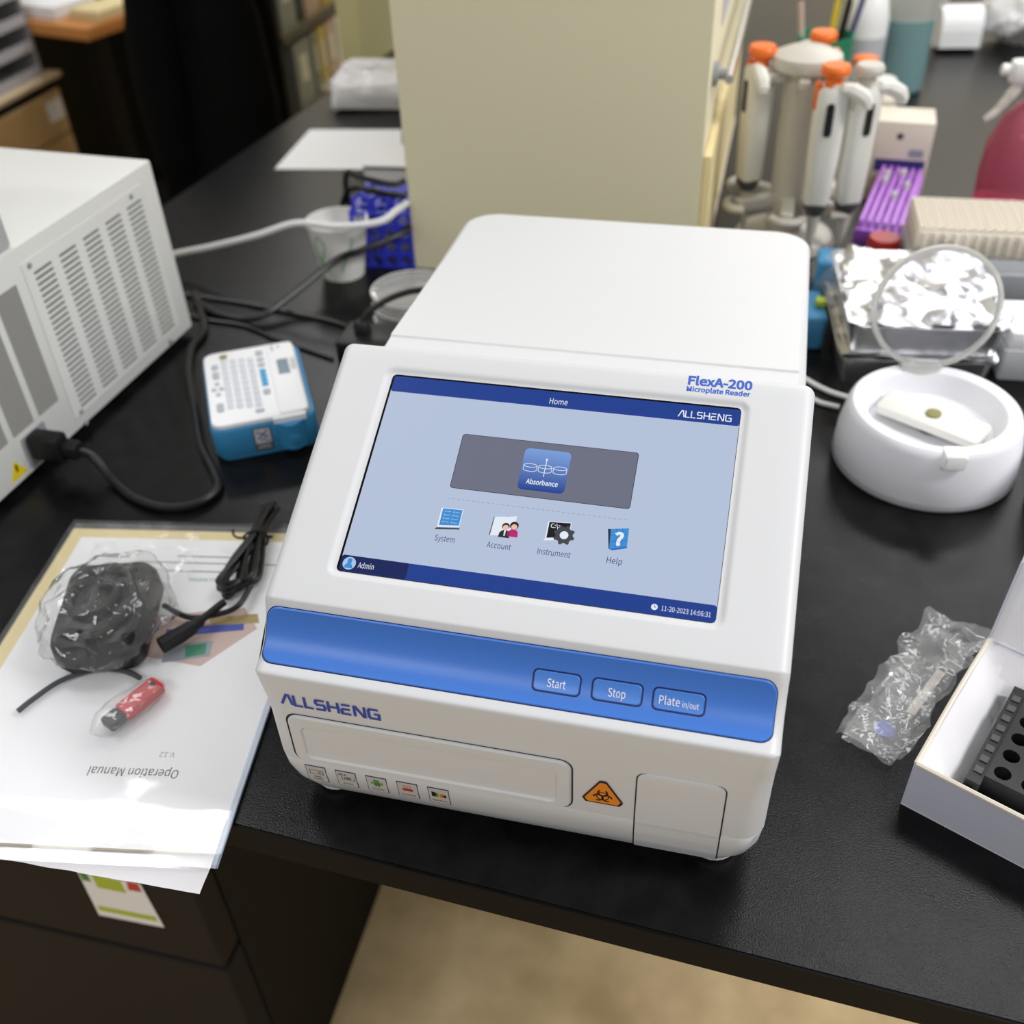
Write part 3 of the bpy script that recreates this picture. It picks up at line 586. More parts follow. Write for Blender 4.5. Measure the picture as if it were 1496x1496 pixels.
MB().prism(XY, [(9, -LPY+6), (9, -LPY-0.6), (39, -LPY-0.6), (39, -LPY+6)], 33, 38.5).build('tape_slot_trim', 'printer_white', lp)
MB().lathe([(6, 0), (6, 0.5), (5, 0.9)], 20).xf(Matrix.Translation((25.5, -LPY-7.6, 17)) @ Matrix.Rotation(R(90), 4, 'X')).build('thumb_dimple', 'printer_blue', lp)
sk = MB().plate(PF, [(-12, 7, 5, 32, 1, 0), (-12, 7, 5, 32, 1, 0.3)]).build('sticker', 'dark_sticker', lp)
MB().plate(PF, [(-10.6, 15, 3.6, 30.6, 0.6, 0.3), (-10.6, 15, 3.6, 30.6, 0.6, 0.45)]).build('sticker_picture', 'carton_lilac', sk)
MB().strokes(PF, [[(-9, 28), (1, 22), (-6, 18)], [(2, 29), (-8, 20)], [(-2, 17.4), (2.6, 17.4)]], 1.3, 0.5).build('sticker_print', 'dark_grey', sk)
MB().strokes(PF, [[(-9, 12.4), (2, 12.4)], [(-10, 10), (3, 10)]], 0.9, 0.36).build('sticker_print', 'grey_plastic', sk)
# paper cup
cu = thing('paper_cup', 'white paper cup with green leaf line print', 'cup', (-384, 728, 0))
MB().lathe([(22.5, 4), (24, 0.2), (25, 0.2), (36, 68), (35.2, 68.2), (24.4, 4.2)], 40, cap0=True, cap1=True).build('body', 'cup_white', cu)
MB().lathe([(36.0, 66.6), (37.6, 67.4), (37.6, 69.2), (36, 70), (34.8, 69.2), (34.8, 67.4)], 40, cap0=False, cap1=False).build('rim', 'cup_white', cu)
def cup_line(pts):
    q = []
    for a, z in pts: r = 25+11*z/68+0.4; q.append((r*math.cos(R(a)), r*math.sin(R(a)), z))
    MB().tube(q, 0.7, 5).build('leaf_line', 'cup_green', cu)
cup_line([(-128, 8), (-122, 24), (-108, 36), (-100, 50), (-112, 60), (-126, 46), (-118, 28), (-98, 12)]); cup_line([(-70, 14), (-58, 30), (-46, 44), (-40, 56)]); cup_line([(-140, 34), (-124, 26), (-106, 24)])
# blue tube rack
br_ = thing('blue_tube_rack', 'glossy blue plastic tube rack beside the pillar', 'tube rack', (-343, 800, 0), 6)
holed(MB(), -36, -46, 36, 46, 3, 4, 8.5, 66, 70).build('top_plate', 'rack_blue', br_); holed(MB(), -36, -46, 36, 46, 3, 4, 8.5, 34, 37).build('middle_plate', 'rack_blue', br_); MB().box(-36, -46, 0.2, 36, 46, 4).build('bottom_plate', 'rack_blue_dark', br_)
b = holed(MB(), -36, 0, 36, 70, 4, 4, 6.8, 0, 3).xf(Matrix.Translation((0, -46.2, 0)) @ Matrix.Rotation(R(90), 4, 'X')); b.build('side_panel', 'rack_blue', br_)
b = holed(MB(), -46, 0, 46, 70, 4, 3, 7.5, 0, 3).xf(Matrix.Translation((-39, 0, 0)) @ Matrix.Rotation(R(90), 4, 'Z') @ Matrix.Rotation(R(90), 4, 'X')); b.build('side_panel', 'rack_blue', br_)
for x in (-24, 0, 24): MB().tube([(x-9, -40, 69), (x-9, -40, 82), (x, -40, 88), (x+9, -40, 82), (x+9, -40, 69)], 2.6, 8).build('arch', 'rack_blue', br_)
tag(MB().tube([(-392, 800, 4), (-391, 790, 50), (-384, 770, 96), (-377, 766, 112), (-362, 752, 114), (-335, 744, 112), (-312, 742, 110), (-304, 754, 110)], 3.6, 8).build('black_cable', 'black_cable'), 'black cable hooping over the blue tube rack', 'cable')
tag(MB().tube([(-426, 830, 4), (-412, 804, 30), (-396, 786, 70), (-372, 762, 94), (-346, 750, 98), (-318, 748, 95), (-304, 755, 93)], 3.6, 8).build('black_cable', 'black_cable'), 'black cable curling down in front of the blue tube rack', 'cable')
# petri dishes
for k in range(3):
    pd = thing('petri_dish', ('lowest', 'middle', 'topmost')[k]+' clear petri dish of the stack behind the reader', 'petri dish', (-257, 618, 15.4*k), 0, 'stacked petri dishes')
    MB().lathe([(42.5, 0.2), (43, 0.6), (43, 12), (41.8, 12), (41.8, 1.6)], 48).build('dish', 'dish_film', pd); MB().lathe([(45, 4.5), (45, 14.4), (44.5, 15.0), (0.3, 15.0), (0.3, 13.8), (43.8, 13.8), (43.8, 4.5)], 48, cap0=False, cap1=False).build('lid', 'dish_film', pd)
    MB().tube([(45*math.cos(R(a)), 45*math.sin(R(a)), 14.2) for a in range(0, 361, 10)], 0.9, 6, sub=0).build('lid_rim', 'frost', pd)
# power adapter
ad = thing('power_adapter', 'black power adapter brick half hidden behind the reader', 'power adapter', (-307, 508, 0))
MB().rbox(0, 0, 0, 120, 47, 35, 3, 2).build('body', 'black_plastic', ad); MB().lathe([(9, 34.8), (9, 43), (6, 48)], 20, 22, 26).build('socket', 'black_rubber', ad)
MB().tube([(22, 26, 46), (30, 34, 56), (52, 50, 66), (80, 66, 68), (120, 80, 60), (150, 110, 40)], 3.4, 8).build('lead', 'black_cable', ad)
# paper sheet, box, wrapped bundle
tag(MB().prism(XY, [(-613, 1040), (-420, 1066), (-476, 1232), (-626, 1212)], 0.1, 0.6).build('paper_sheet', 'paper'), 'blank white paper sheet lying on the far left of the bench', 'paper')
bx = thing('small_carton', 'small white carton with dark lid edge beside the pillar', 'box', (-434, 952, 0.2), 4)
MB().rbox(0, 0, 0, 112, 84, 43, 1, 0.6).build('tray', 'carton_white', bx); MB().rbox(-1, -1, 43.2, 113, 85, 46, 1, 0.4).build('lid_edge', 'dark_grey', bx); MB().rbox(-0.5, -0.5, 46.1, 112.5, 84.5, 48, 1, 0.4).build('lid', 'paper', bx); MB().rbox(52, 30, 48.1, 92, 66, 56, 1, 0.6).build('folded_note', 'carton_lilac', bx)
wb = thing('wrapped_bundle', 'white plastic wrapped bundle on the far left of the bench', 'package', (-530, 1385, 0), 10)
crumple(MB().rbox(-105, -70, 1, 105, 70, 46, 18, 8, 8), 7, 40, 3, 0.5).build('contents', 'carton_white', wb); b = blob(125, 86, 27, 48, 24); crumple(b, 9, 26, 5, 0.3).build('plastic_wrap', 'bag_film', wb)

# manual stack at the front left -----------------------------------------------------------
dc = thing('manual_folder', 'operation manual in a clear plastic folder overhanging the bench edge', 'manual', (-172, -46, 0.3), 9)
def lift(x, y): return 0
MB().box(-226, -12, 0.1, -6, 312, 0.5).build('back_film', 'folder_film', dc)
MB().box(-224, -2, 0.6, -14, 304, 1.2).build('cream_sheet', 'cream_paper', dc)
for k, (dx, dy, rz) in enumerate(((0, 0, 0.0), (3, -4, 0.6))):
    MB().box(-212+dx, 2+dy, 1.3+k*0.8, -3+dx, 292+dy, 2.0+k*0.8).build('page', 'paper', dc)
PG = Frame((0, 0, 2.85), (-1, 0, 0), (0, -1, 0))                        # the page is upside down for the viewer
text('page_text', 'Operation Manual', 11, 'dark_grey', dc, PG, 46, -58, 0.05, w=62); text('page_text', 'V.12', 6.5, 'mid_grey', dc, PG, 54, -72, 0.05)
text('page_text', 'ALLSHENG', 6.0, 'green_ink', dc, PG, 76, -244, 0.05); MB().strokes(PG, [[(56, -252), (122, -252)], [(30, -262), (150, -262)], [(64, -270), (120, -270)]], 1.6, 0.05).build('page_text', 'mid_grey', dc)
im = MB().flat(PG, [(46, -212), (116, -200), (120, -160), (62, -150), (30, -190)], 0.03).build('cover_picture', 'binder_pink', dc)
MB().flat(PG, [(42, -196), (100, -186), (98, -178), (40, -188)], 0.06).build('picture_detail', 'logo_blue', im); MB().flat(PG, [(34, -206), (72, -200), (66, -192), (30, -196)], 0.07).build('picture_detail', 'shelf_wood', im); MB().flat(PG, [(60, -176), (96, -170), (92, -152), (58, -160)], 0.06).build('picture_detail', 'binder_grey', im); MB().flat(PG, [(64, -173), (80, -170), (76, -158), (62, -162)], 0.08).build('picture_detail', 'green_mesh', im)
sheet(-226, -12, -1, 312, 20, 28, lambda x, y: 3.4+2.2*noise.noise(Vector((x/70, y/60, 1.0)))+(1.4 if y > 20 else -1.0*(20-y)/32)).build('front_film', 'folder_film', dc)
MB().tube([(-1.5, -11, 2.6), (-1.5, 100, 2.8), (-1.5, 311, 2.6)], 2.4, 8, sub=3).build('folder_edge', 'blue_tint_film', dc)
un = thing('under_sheet', 'crinkled plastic sleeve sticking out under the manual folder', 'plastic sleeve', (-176, -72, -0.1), 2)
sheet(-190, 0, 0, 60, 24, 10, lambda x, y: -1.6-max(0, 24-y)*0.12+1.2*noise.noise(Vector((x/16, y/16, 4)))).build('sleeve', 'carton_white', un)
# black adapter in a bag, USB stick, cable coil
ba = thing('bagged_adapter', 'black power adapter inside a crinkled clear bag on the manual', 'power adapter', (-336, 110, 6.4), 20)
b = MB().rbox(-33, -46, 0.2, 33, 46, 33, 14, 8, 8); crumple(b, 3, 30, 2, 0.2).build('adapter', 'black_plastic', ba)
MB().tube([(-24, -30, 34), (2, -38, 37), (22, -20, 37), (18, 16, 37), (2, 32, 37), (-20, 20, 36), (-22, -8, 36), (0, -18, 38), (12, 4, 38), (-4, 16, 37)], 3.4, 8).build('adapter_lead', 'black_cable', ba)
b = blob(48, 58, 24, 48, 24); crumple(b, 8, 19, 9, 0.1).build('bag', 'adapter_bag', ba); sheet(-34, 44, 52, 104, 18, 14, lambda x, y: 4+6*abs(noise.noise(Vector((x/18, y/18, 7))))).build('bag_mouth', 'bag_film', ba)
us = thing('usb_stick', 'red and black memory stick in a small clear bag on the manual', 'memory stick', (-283, 40, 6.0), -22)
MB().rbox(-7, -6, 1, 7, 27, 9, 2.5, 1).build('cap', 'red_plastic', us); MB().rbox(-6.2, -19, 1.5, 6.2, -6, 8.5, 2, 1).build('connector', 'black_plastic', us); MB().lathe([(2.2, 8.6), (2.2, 10)], 12, 0, 22).build('loop_hole', 'dark_grey', us)
b = blob(15, 30, 6, 28, 14); crumple(b, 2, 12, 4, 0.0).build('bag', 'bag_film', us)
st = [(-292, 70, 7), (-310, 74, 7), (-330, 70, 7), (-348, 56, 7), (-358, 36, 7), (-362, 24, 7)]
tag(MB().tube(st, 2.0, 6).build('wrist_strap', 'dark_grey'), 'thin dark strap lying beside the red memory stick', 'strap')
co = thing('cable_coil', 'bundled black cable with moulded plug on the manual', 'cable', (-268, 215, 6.2), 12)
for k in range(7):
    a = -6+k*2.2; z = 3+(k % 3)*3.4
    MB().tube([(a*0.9-2, 48+k, z), (a*0.5, 30, z+1), (a*0.8, 10, z+1), (a*1.3, -14, z), (a*1.1+2, -44+k*1.5, z), (a*0.3-8, -56+k*2, z), (-14-k*0.8, -44, z), (-10+a*0.4, -18, z+2), (a*0.4-2, 8, z+3), (a*0.7, 34, z+3), (a*0.9+2, 50+k, z)], 2.1, 6).build('cable_turn', 'black_cable', co)
MB().tube([(10*math.cos(R(q)), 10+1.5*math.sin(R(q*2)), 7+8.5*math.sin(R(q))) for q in range(0, 361, 20)]+[(12, 12, 8), (-14, 8, 10), (-20, 16, 12)], 1.0, 6).build('twist_tie', 'black_rubber', co)
MB().tube([(8, -46, 6), (2, -68, 5), (-14, -76, 4), (-34, -78, 4), (-56, -66, 5)], 2.2, 6).build('cable_end', 'black_cable', co)
MB().tube([(-8, -66, 8), (-20, -84, 8), (-30, -98, 8), (-44, -112, 8)], 5.4, 10, radii=[3, 3, 4.5, 6.0, 6.4, 6.4]).build('plug', 'black_rubber', co)
tl = thing('inventory_tag', 'white inventory label with yellow green bands on the pedestal drawer', 'label', (-431, 56.4, -346), 0)
TF = Frame((0, 0, 0), (1, 0, 0), (0, 0, 1)); MB().prism(TF, [(0, 0), (70, 4), (66, 78), (2, 76)], 0, 0.4).build('card', 'paper', tl); MB().prism(TF, [(4, 10), (66, 13), (66, 22), (4, 19)], 0.4, 0.5).build('band', 'lime', tl); MB().prism(TF, [(16, 54), (46, 55), (46, 76), (16, 76)], 0.4, 0.5).build('band', 'lime', tl); MB().prism(TF, [(50, 62), (64, 63), (64, 77), (52, 77)], 0.4, 0.5).build('mark', 'red_plastic', tl); MB().prism(TF, [(3, 62), (12, 62), (12, 76), (3, 75)], 0.4, 0.5).build('mark', 'green_ink', tl)

# ================================================================== right side of the bench
def centrifuge(loc, rz, label, lid=True):
    t = thing('mini_centrifuge', label, 'centrifuge', loc, rz, 'mini centrifuges')
    MB().lathe([(70, 0.2), (77, 2.5), (78.6, 10), (77.6, 28), (73.5, 50), (71.5, 55), (69, 57), (63, 57.2), (59, 55), (57.5, 51), (55.5, 44), (52, 36), (30, 33), (12, 33)], 64).build('bowl', 'lilac_white', t)
    MB().lathe([(70.5, 0.15), (78.2, 1.0), (79.2, 3.0), (78.8, 7.4)], 64, cap0=False, cap1=False).build('base_ring', 'grey_plastic', t)
    if lid:
        MB().lathe([(10, 33), (10, 44), (7, 47), (4, 47)], 24).build('hub', 'dark_grey', t)
        MB().plate(XY, [(-46, -17, 46, 17, 5, 40), (-46, -17, 46, 17, 5, 47), (-44, -15, 44, 15, 4, 48)]).xf(Matrix.Rotation(R(-38), 4, 'Z')).build('rotor', 'pipette_white', t)
        MB().lathe([(6.5, 48), (6.5, 50), (3, 51)], 20).build('rotor_nut', 'key_olive', t)
        MB().plate(XY, [(-9, -79, 9, -62, 2, 46), (-9, -79, 9, -62, 2, 57), (-8, -78, 8, -63, 2, 58.6)]).build('latch', 'milky', t)
        MB().rbox(-18, 58, 48, 18, 72, 62, 4, 2).build('hinge', 'frost', t)
        # open lid: shallow clear dome standing up on the hinge
        tf = Matrix.Translation((5, 66, 60)) @ Matrix.Rotation(R(80), 4, 'X') @ Matrix.Scale(0.87, 4) @ Matrix.Translation((0, 60, 0))
        MB().lathe([(60, 0), (59.5, 5), (56, 12), (46, 17), (30, 20), (12, 21), (0.4, 21)], 56, cap0=False, cap1=False).xf(tf).build('lid_dome', 'lid_film', t)
        MB().lathe([(64.5, -2.5), (64.5, 2.0), (62.5, 3.0), (59.5, 2.6), (58.8, 0), (59.5, -2.5)], 64, cap0=False, cap1=False).xf(tf).add([], []).build('lid_rim', 'frost', t)
        b = MB().lathe([(64.5, -2.5), (59.5, -2.5)], 64, cap0=False, cap1=False).xf(tf); b.build('lid_edge', 'frost', t)
        MB().rbox(-12, -70, -3, 12, -56, 4, 3, 1).xf(tf).build('lid_tab', 'frost', t)
    return t
centrifuge((272, 460, 0), 8, 'white mini centrifuge with its clear round lid open')
centrifuge((430, 400, 0), 0, 'white mini centrifuge cut off by the right picture edge', lid=False)
# open carton with the black tube block and its plastic bag
cb = thing('open_carton', 'open white carton holding a black block at the right front', 'box', (235, 78, 0.2), -25)
MB().box(0, 0, 0, 190, 132, 1.2).build('bottom', 'carton_white', cb)
for nm, (x0, y0, x1, y1) in (('front_wall', (0, 0, 190, 2)), ('back_wall', (0, 130, 190, 132)), ('side_wall', (0, 2, 2, 130)), ('side_wall', (188, 2, 190, 130))): MB().box(x0, y0, 1.2, x1, y1, 40).build(nm, 'carton_lilac', cb)
crumple(sheet(0, 0, 190, 132, 38, 26, lambda x, y: 3+37*max(0, 1-min(x, 190-x, y, 132-y)/26)**0.7+0.6), 1.2, 14, 2, 2.0).build('inner_bag', 'carton_white', cb)
MB().tube([(1, 1, 40.4), (95, 0, 40.8), (189, 1, 40.4)], 1.6, 6).build('wall_edge', 'tip_cream', cb); MB().tube([(1, 1, 40.4), (0.4, 66, 40.8), (1, 131, 40.4)], 1.6, 6).build('wall_edge', 'tip_cream', cb)
MB().box(0, 0, 0, 190, 1.4, 96).xf(Matrix.Translation((0, 131, 39)) @ Matrix.Rotation(R(-24), 4, 'X')).build('lid_flap', 'carton_white', cb)
MB().box(0, 0, 0, 1.4, 34, 60).xf(Matrix.Translation((0, 128, 39)) @ Matrix.Rotation(R(-24), 4, 'X')).build('lid_side_flap', 'carton_lilac', cb)
bk = thing('tube_block', 'black tube block with round wells inside the open carton', 'tube rack', (235, 78, 0.2), -25)
holed(MB(), 36, 26, 166, 106, 8, 5, 5.2, 7.5, 30, depth=16).build('well_block', 'rack_black', bk); MB().box(27, 20, 7.2, 175, 112, 13).build('skirt', 'rack_black', bk); MB().box(27, 20, 13, 36, 112, 27).build('side_rail', 'rack_black', bk)
for k in range(8): MB().box(29, 28+k*10, 27, 34, 33+k*10, 28).build('rail_notch', 'dark_grey', bk)
MB().lathe([(4.6, 15), (4.6, 20), (2, 21)], 12, 36+130/16*1, 26+8).build('tube_cap', 'tip_cream', bk)
pb = thing('plastic_bag', 'crumpled clear plastic bag spilling left of the open carton', 'plastic bag', (262, 166, 0.2), 62)
b = sheet(-74, -6, 74, 40, 30, 14, lambda x, y: 10+0.30*(40-y)*0.6+12*abs(noise.noise(Vector((x/26, y/26, 3))))); crumple(b, 6, 20, 6, 0.3).build('film', 'bag_film', pb)
b = sheet(-70, 0, 66, 36, 24, 10, lambda x, y: 3+7*abs(noise.noise(Vector((x/18, y/18, 8))))); crumple(b, 4, 16, 2, 0.3).build('under_film', 'bag_film', pb)
MB().box(-20, 6, 1.0, 30, 12, 2.0).build('tape_strip', 'tip_cream', pb); MB().prism(XY, circ(-44, 16, 7, 20), 2, 2.6).build('printed_dot', 'logo_blue', pb)
# foil trays
for k, (lab, z, dx) in enumerate((('lower foil wrapped tray behind the centrifuge', 0.2, 0), ('upper foil wrapped tray with crumpled silver cover', 36.4, 3))):
    ft = thing('foil_tray', lab, 'tray', (262+dx, 660, z), 6, 'foil wrapped trays')
    MB().plate(XY, [(-68, -77, 68, 77, 10, 0), (-70, -79, 70, 79, 10, 16), (-72, -82, 72, 82, 12, 30), (-75, -85, 75, 85, 12, 31), (-75, -85, 75, 85, 12, 33)]).build('tray', 'foil', ft)
    b = sheet(-72, -82, 72, 82, 40, 44, lambda x, y: 35.0); crumple(b, 3.4 if k == 0 else 9, 26, k, 33.3)
    if k == 0: b.fn(lambda x, y, z: (x, y, min(z, 35.9)))
    b.build('foil_cover', 'foil', ft)
# heat block with tip rack on top
hb = thing('heat_block', 'pale grey dry block heater under the cream tip rack', 'heater', (268, 690, 0.1), 2)
MB().rbox(0, 60, 0, 240, 152, 62, 6, 4).build('body', 'grey_plastic', hb); MB().rbox(0, 50, 0, 240, 59.8, 50, 4, 3).build('front_panel', 'mid_grey', hb)
HF = Frame((0, 49.9, 0), (1, 0, 0), (0, 0, 1)); MB().plate(HF, [(56, 34, 84, 41, 1, 0), (56, 34, 84, 41, 1, 0.4)]).build('name_plate', 'dark_grey', hb); MB().plate(HF, [(130, 26, 152, 36, 3, 0), (130, 26, 152, 36, 3, 2)]).build('switch', 'black_plastic', hb)
tr = thing('tip_rack', 'cream pipette tip rack with ribbed sides on the heater', 'tip rack', (268, 752, 62.4), 2)
holed(MB(), 2, 2, 124, 86, 12, 8, 3.2, 27, 30, seg=8).build('tip_plate', 'tip_cream', tr); MB().rbox(0, 0, 0, 126, 88, 26.8, 4, 1.5).build('box', 'tip_cream', tr)
for k in range(11): MB().rbox(7+k*10.6, -2.0, 2, 11+k*10.6, 0.6, 25, 1, 0.5).build('rib', 'tip_cream', tr)
# purple tube rack, printed carton
pr = thing('purple_rack', 'long purple tube rack leaning towards the red capped bottle', 'tube rack', (215, 862, 0.2), -10.5)
MB().rbox(0, 0, 0, 54, 192, 40, 2, 1).build('box', 'purple', pr); MB().rbox(-1, -2.5, 8, 55, 0, 40, 1, 0.5).build('end_wall', 'purple_dark', pr)
for k in range(6): MB().rbox(2+k*9, 4, 40, 6.5+k*9, 188, 50, 1, 0.5).build('rail', 'purple', pr)
for x, y in ((12, 130), (12, 150), (30, 160), (40, 120), (30, 84)): MB().lathe([(4.4, 46), (4.4, 55), (3, 57)], 12, x, y).build('tube_cap', 'frost', pr)
px = thing('printed_carton', 'small cream carton with navy band behind the purple rack', 'box', (236, 1052, 0.2), -3)
MB().rbox(0, 0, 0, 70, 60, 104, 1, 0.6).build('body', 'tip_cream', px); QF = Frame((0, 0, 0), (1, 0, 0), (0, 0, 1))
MB().plate(QF, [(4, 40, 66, 56, 1, 0), (4, 40, 66, 56, 1, 0.3)]).build('navy_band', 'navy', px); MB().plate(QF, [(44, 60, 62, 70, 1, 0), (44, 60, 62, 70, 1, 0.3)]).build('print', 'binder_grey', px); MB().plate(QF, [(26, 82, 34, 90, 3, 0), (26, 82, 34, 90, 3, 0.3)]).build('print', 'dark_grey', px)
rb = thing('red_cap_bottle', 'dark small bottle with red cap below the purple rack', 'bottle', (243, 806, 0.1)); MB().lathe([(20, 0.1), (21, 4), (21, 26), (15, 32)], 24).build('body', 'black_plastic', rb); MB().lathe([(18, 32), (18, 54), (16, 57)], 24).build('cap', 'deep_red', rb)
bp = thing('blue_pack', 'blue wrapped pack behind the foil trays', 'package', (205, 756, 0.2), 0)
MB().rbox(-34, -20, 0, 22, 24, 52, 6, 4).build('pack', 'sky_blue', bp); crumple(blob(40, 32, 29, 32, 18), 5, 22, 3, 0.2).build('wrap', 'bag_film', bp)
bq = thing('blue_pouch', 'bright blue pouch with lime tab beside the reader', 'pouch', (172, 672, 0.2), 8); crumple(MB().rbox(-16, -34, 0, 8, 30, 38, 6, 4), 2.5, 18, 2, 0.1).build('pouch', 'sky_blue', bq); MB().rbox(-2, -14, 39, 8, -2, 46, 2, 1).build('tab', 'lime', bq)
wh = thing('foam_block', 'white foam block at the right edge behind the centrifuges', 'foam block', (352, 610, 0.2), 4); MB().rbox(0, 0, 0, 110, 74, 34, 3, 2).build('tray', 'grey_plastic', wh); MB().rbox(2, 2, 34.2, 108, 72, 52, 3, 2).build('foam', 'paper', wh)
tag(MB().tube([(152, 590, 3), (176, 566, 3), (196, 552, 3), (220, 545, 3), (242, 546, 3)], 2.6, 8).build('white_lead', 'white_cable'), 'white lead between the reader and the centrifuge', 'cable')
tag(MB().tube([(156, 560, 3), (178, 536, 3), (192, 530, 3), (200, 528, 3)], 2.4, 8).build('clear_lead', 'white_cable'), 'short pale lead emerging beside the reader screen', 'cable')
# pipette stand with four pipettes
ps = thing('pipette_stand', 'grey pipette carousel with central column behind the reader', 'pipette stand', (134, 905, 0.1))
MB().lathe([(22, 20), (22, 200), (24, 204), (38, 208), (40, 214), (38, 222), (24, 228), (6, 230)], 32).build('column', 'pipette_grey', ps)
MB().lathe([(60, 0.1), (62, 4), (58, 12), (34, 20), (20, 22)], 40).build('foot', 'pipette_grey', ps)
for k in range(6):
    a = 30+60*k; m = Matrix.Rotation(R(a), 4, 'Z')
    MB().rbox(14, -8, 50, 70, 8, 64, 5, 2).xf(m).build('lower_arm', 'pipette_grey', ps); MB().tube([(68, -18, 57), (78, -9, 57), (80, 0, 57), (78, 9, 57), (68, 18, 57)], 5, 8).xf(m).build('cradle', 'pipette_grey', ps); MB().rbox(18, -6, 196, 52, 6, 206, 4, 2).xf(m).build('upper_arm', 'pipette_grey', ps)
def pipette(loc, rz, lab, cap, z0):
    p = thing('pipette', lab, 'pipette', loc, rz, 'pipettes on the carousel')
    MB().stack([[(x, y, z) for x, y in rrect(-w, -d, w, d, min(w, d)*0.8, 5)] for w, d, z in ((9, 9, 58), (14, 13, 70), (15, 14, 74), (17, 15, 120), (18, 16, 170), (17, 16, 196), (14, 14, 200))]).build('body', 'pipette_white', p)
    MB().lathe([(9.2, 56), (14.6, 67), (14.6, 71), (13.8, 71.4)], 24).build('collar', 'dark_grey', p)
    MB().lathe([(1.6, 2), (3.0, 4), (5, 30), (8.6, 57)], 20).build('shaft', 'pipette_grey', p)
    MB().plate(Frame((0, -15.6, 0), (1, 0, 0), (0, 0, 1)), [(-4.2, 150, 4.2, 186, 4, 0), (-4.2, 150, 4.2, 186, 4, 1.4)]).build('display_window', 'black_plastic', p)
    MB().lathe([(9, 200), (9, 210), (15, 212), (16, 218), (14, 222)], 24).build('plunger', cap, p)
    MB().tube([(0, -8, 198), (18, -12, 200), (34, -14, 192), (38, -14, 182)], 6, 8, radii=[5, 7, 8, 8, 7, 5]).build('finger_hook', 'pipette_white', p)
    MB().rbox(-19, -10, 176, -12, 8, 204, 3, 2).build('ejector', cap, p)
    return p
pipette((164, 846, 6), 0, 'white pipette with orange plunger nearest the camera', 'orange', 0)
pipette((200, 866, 2), 25, 'white pipette hanging on the right side of the carousel', 'pipette_grey', 0)
pipette((84, 905, 8), -60, 'white pipette with orange trigger left of the carousel column', 'orange', 0)
pipette((150, 962, 10), 160, 'white pipette with flat orange plunger behind the carousel column', 'orange', 0)
# pen holder and pens
ph = thing('pen_holder', 'green mesh pen holder behind the pipettes', 'pen holder', (168, 1400, 0.1))
MB().lathe([(38, 0.1), (42, 116), (42.6, 118), (40.4, 118), (36.5, 3)], 32).build('cup', 'green_mesh', ph); MB().plate(Frame((0, -40.5, 0), (1, 0, 0), (0, -0.035, 1)), [(-12, 84, 18, 104, 2, 0.6), (-12, 84, 18, 104, 2, 1.0)]).build('label', 'sky_blue', ph)
for k, (x, y, dx, dy, m, nm) in enumerate(((-20, -6, -24, 10, 'binder_pink', 'pink pen at the left of the green holder'), (0, -10, 10, 4, 'yellow', 'yellow pencil in the green holder'), (12, 0, 16, 10, 'black_plastic', 'black marker in the green holder'), (18, 10, 30, 16, 'navy', 'navy pen at the right of the green holder'), (4, 14, 20, 20, 'silver', 'silver scissors blade in the green holder'))):
    pn = thing('pen', nm, 'pen', (168, 1400, 4), 0, 'pens in the green holder'); MB().tube([(x, y, 0), (x+dx*0.5, y+dy*0.5, 82), (x+dx, y+dy, 160)], 5 if k == 2 else 4, 8, sub=2).build('barrel', m, pn); MB().tube([(x+dx, y+dy, 160), (x+dx*1.04, y+dy*1.04, 172)], 3, 8, sub=1).build('cap', 'black_plastic' if k == 0 else m, pn)
# beaker with teal liquid, small bottles
bk2 = thing('teal_beaker', 'tall clear beaker half full of teal liquid', 'beaker', (296, 1545, 0.1)); MB().lathe([(42, 8), (43, 12), (44, 168), (46, 172), (43.4, 168), (42.2, 9)], 40).build('wall', 'frost', bk2); MB().lathe([(42.4, 0.2), (44.4, 3), (44.6, 112), (43.9, 112.4)], 40).build('liquid', 'teal_liquid', bk2); MB().rbox(30, -8, 130, 58, 8, 166, 4, 2).build('spout', 'frost', bk2)
bo = thing('label_bottle', 'small round bottle with yellow green label behind the carton', 'bottle', (258, 1330, 0.1)); MB().lathe([(24, 0.1), (26, 4), (26, 50), (18, 60)], 32).build('body', 'tip_cream', bo); MB().lathe([(26.3, 12), (26.3, 40)], 32, cap0=False, cap1=False).build('label', 'lime', bo); MB().lathe([(19, 58), (20, 60), (20, 74), (17, 77)], 32).build('cap', 'pipette_white', bo); MB().lathe([(26.6, 4), (26.6, 12)], 32, cap0=False, cap1=False).build('label_band', 'sky_blue', bo)
ot = thing('orange_cap_tube', 'clear conical tube with flat orange cap beside the beaker', 'tube', (226, 1300, 0.1)); MB().lathe([(3, 0.2), (13, 22), (13.5, 104)], 24).build('tube', 'frost', ot); MB().lathe([(16.5, 102), (17.5, 104), (17.5, 113), (16, 114)], 28).build('cap', 'orange', ot)
cf = thing('white_canister', 'white rounded canister behind the green pen holder', 'canister', (228, 1480, 0.1)); MB().lathe([(34, 0.1), (36, 5), (36, 120), (30, 150), (18, 168), (6, 172)], 36).build('body', 'milky', cf); MB().lathe([(36.6, 60), (36.6, 100)], 36, cap0=False, cap1=False).build('label', 'grey_plastic', cf)
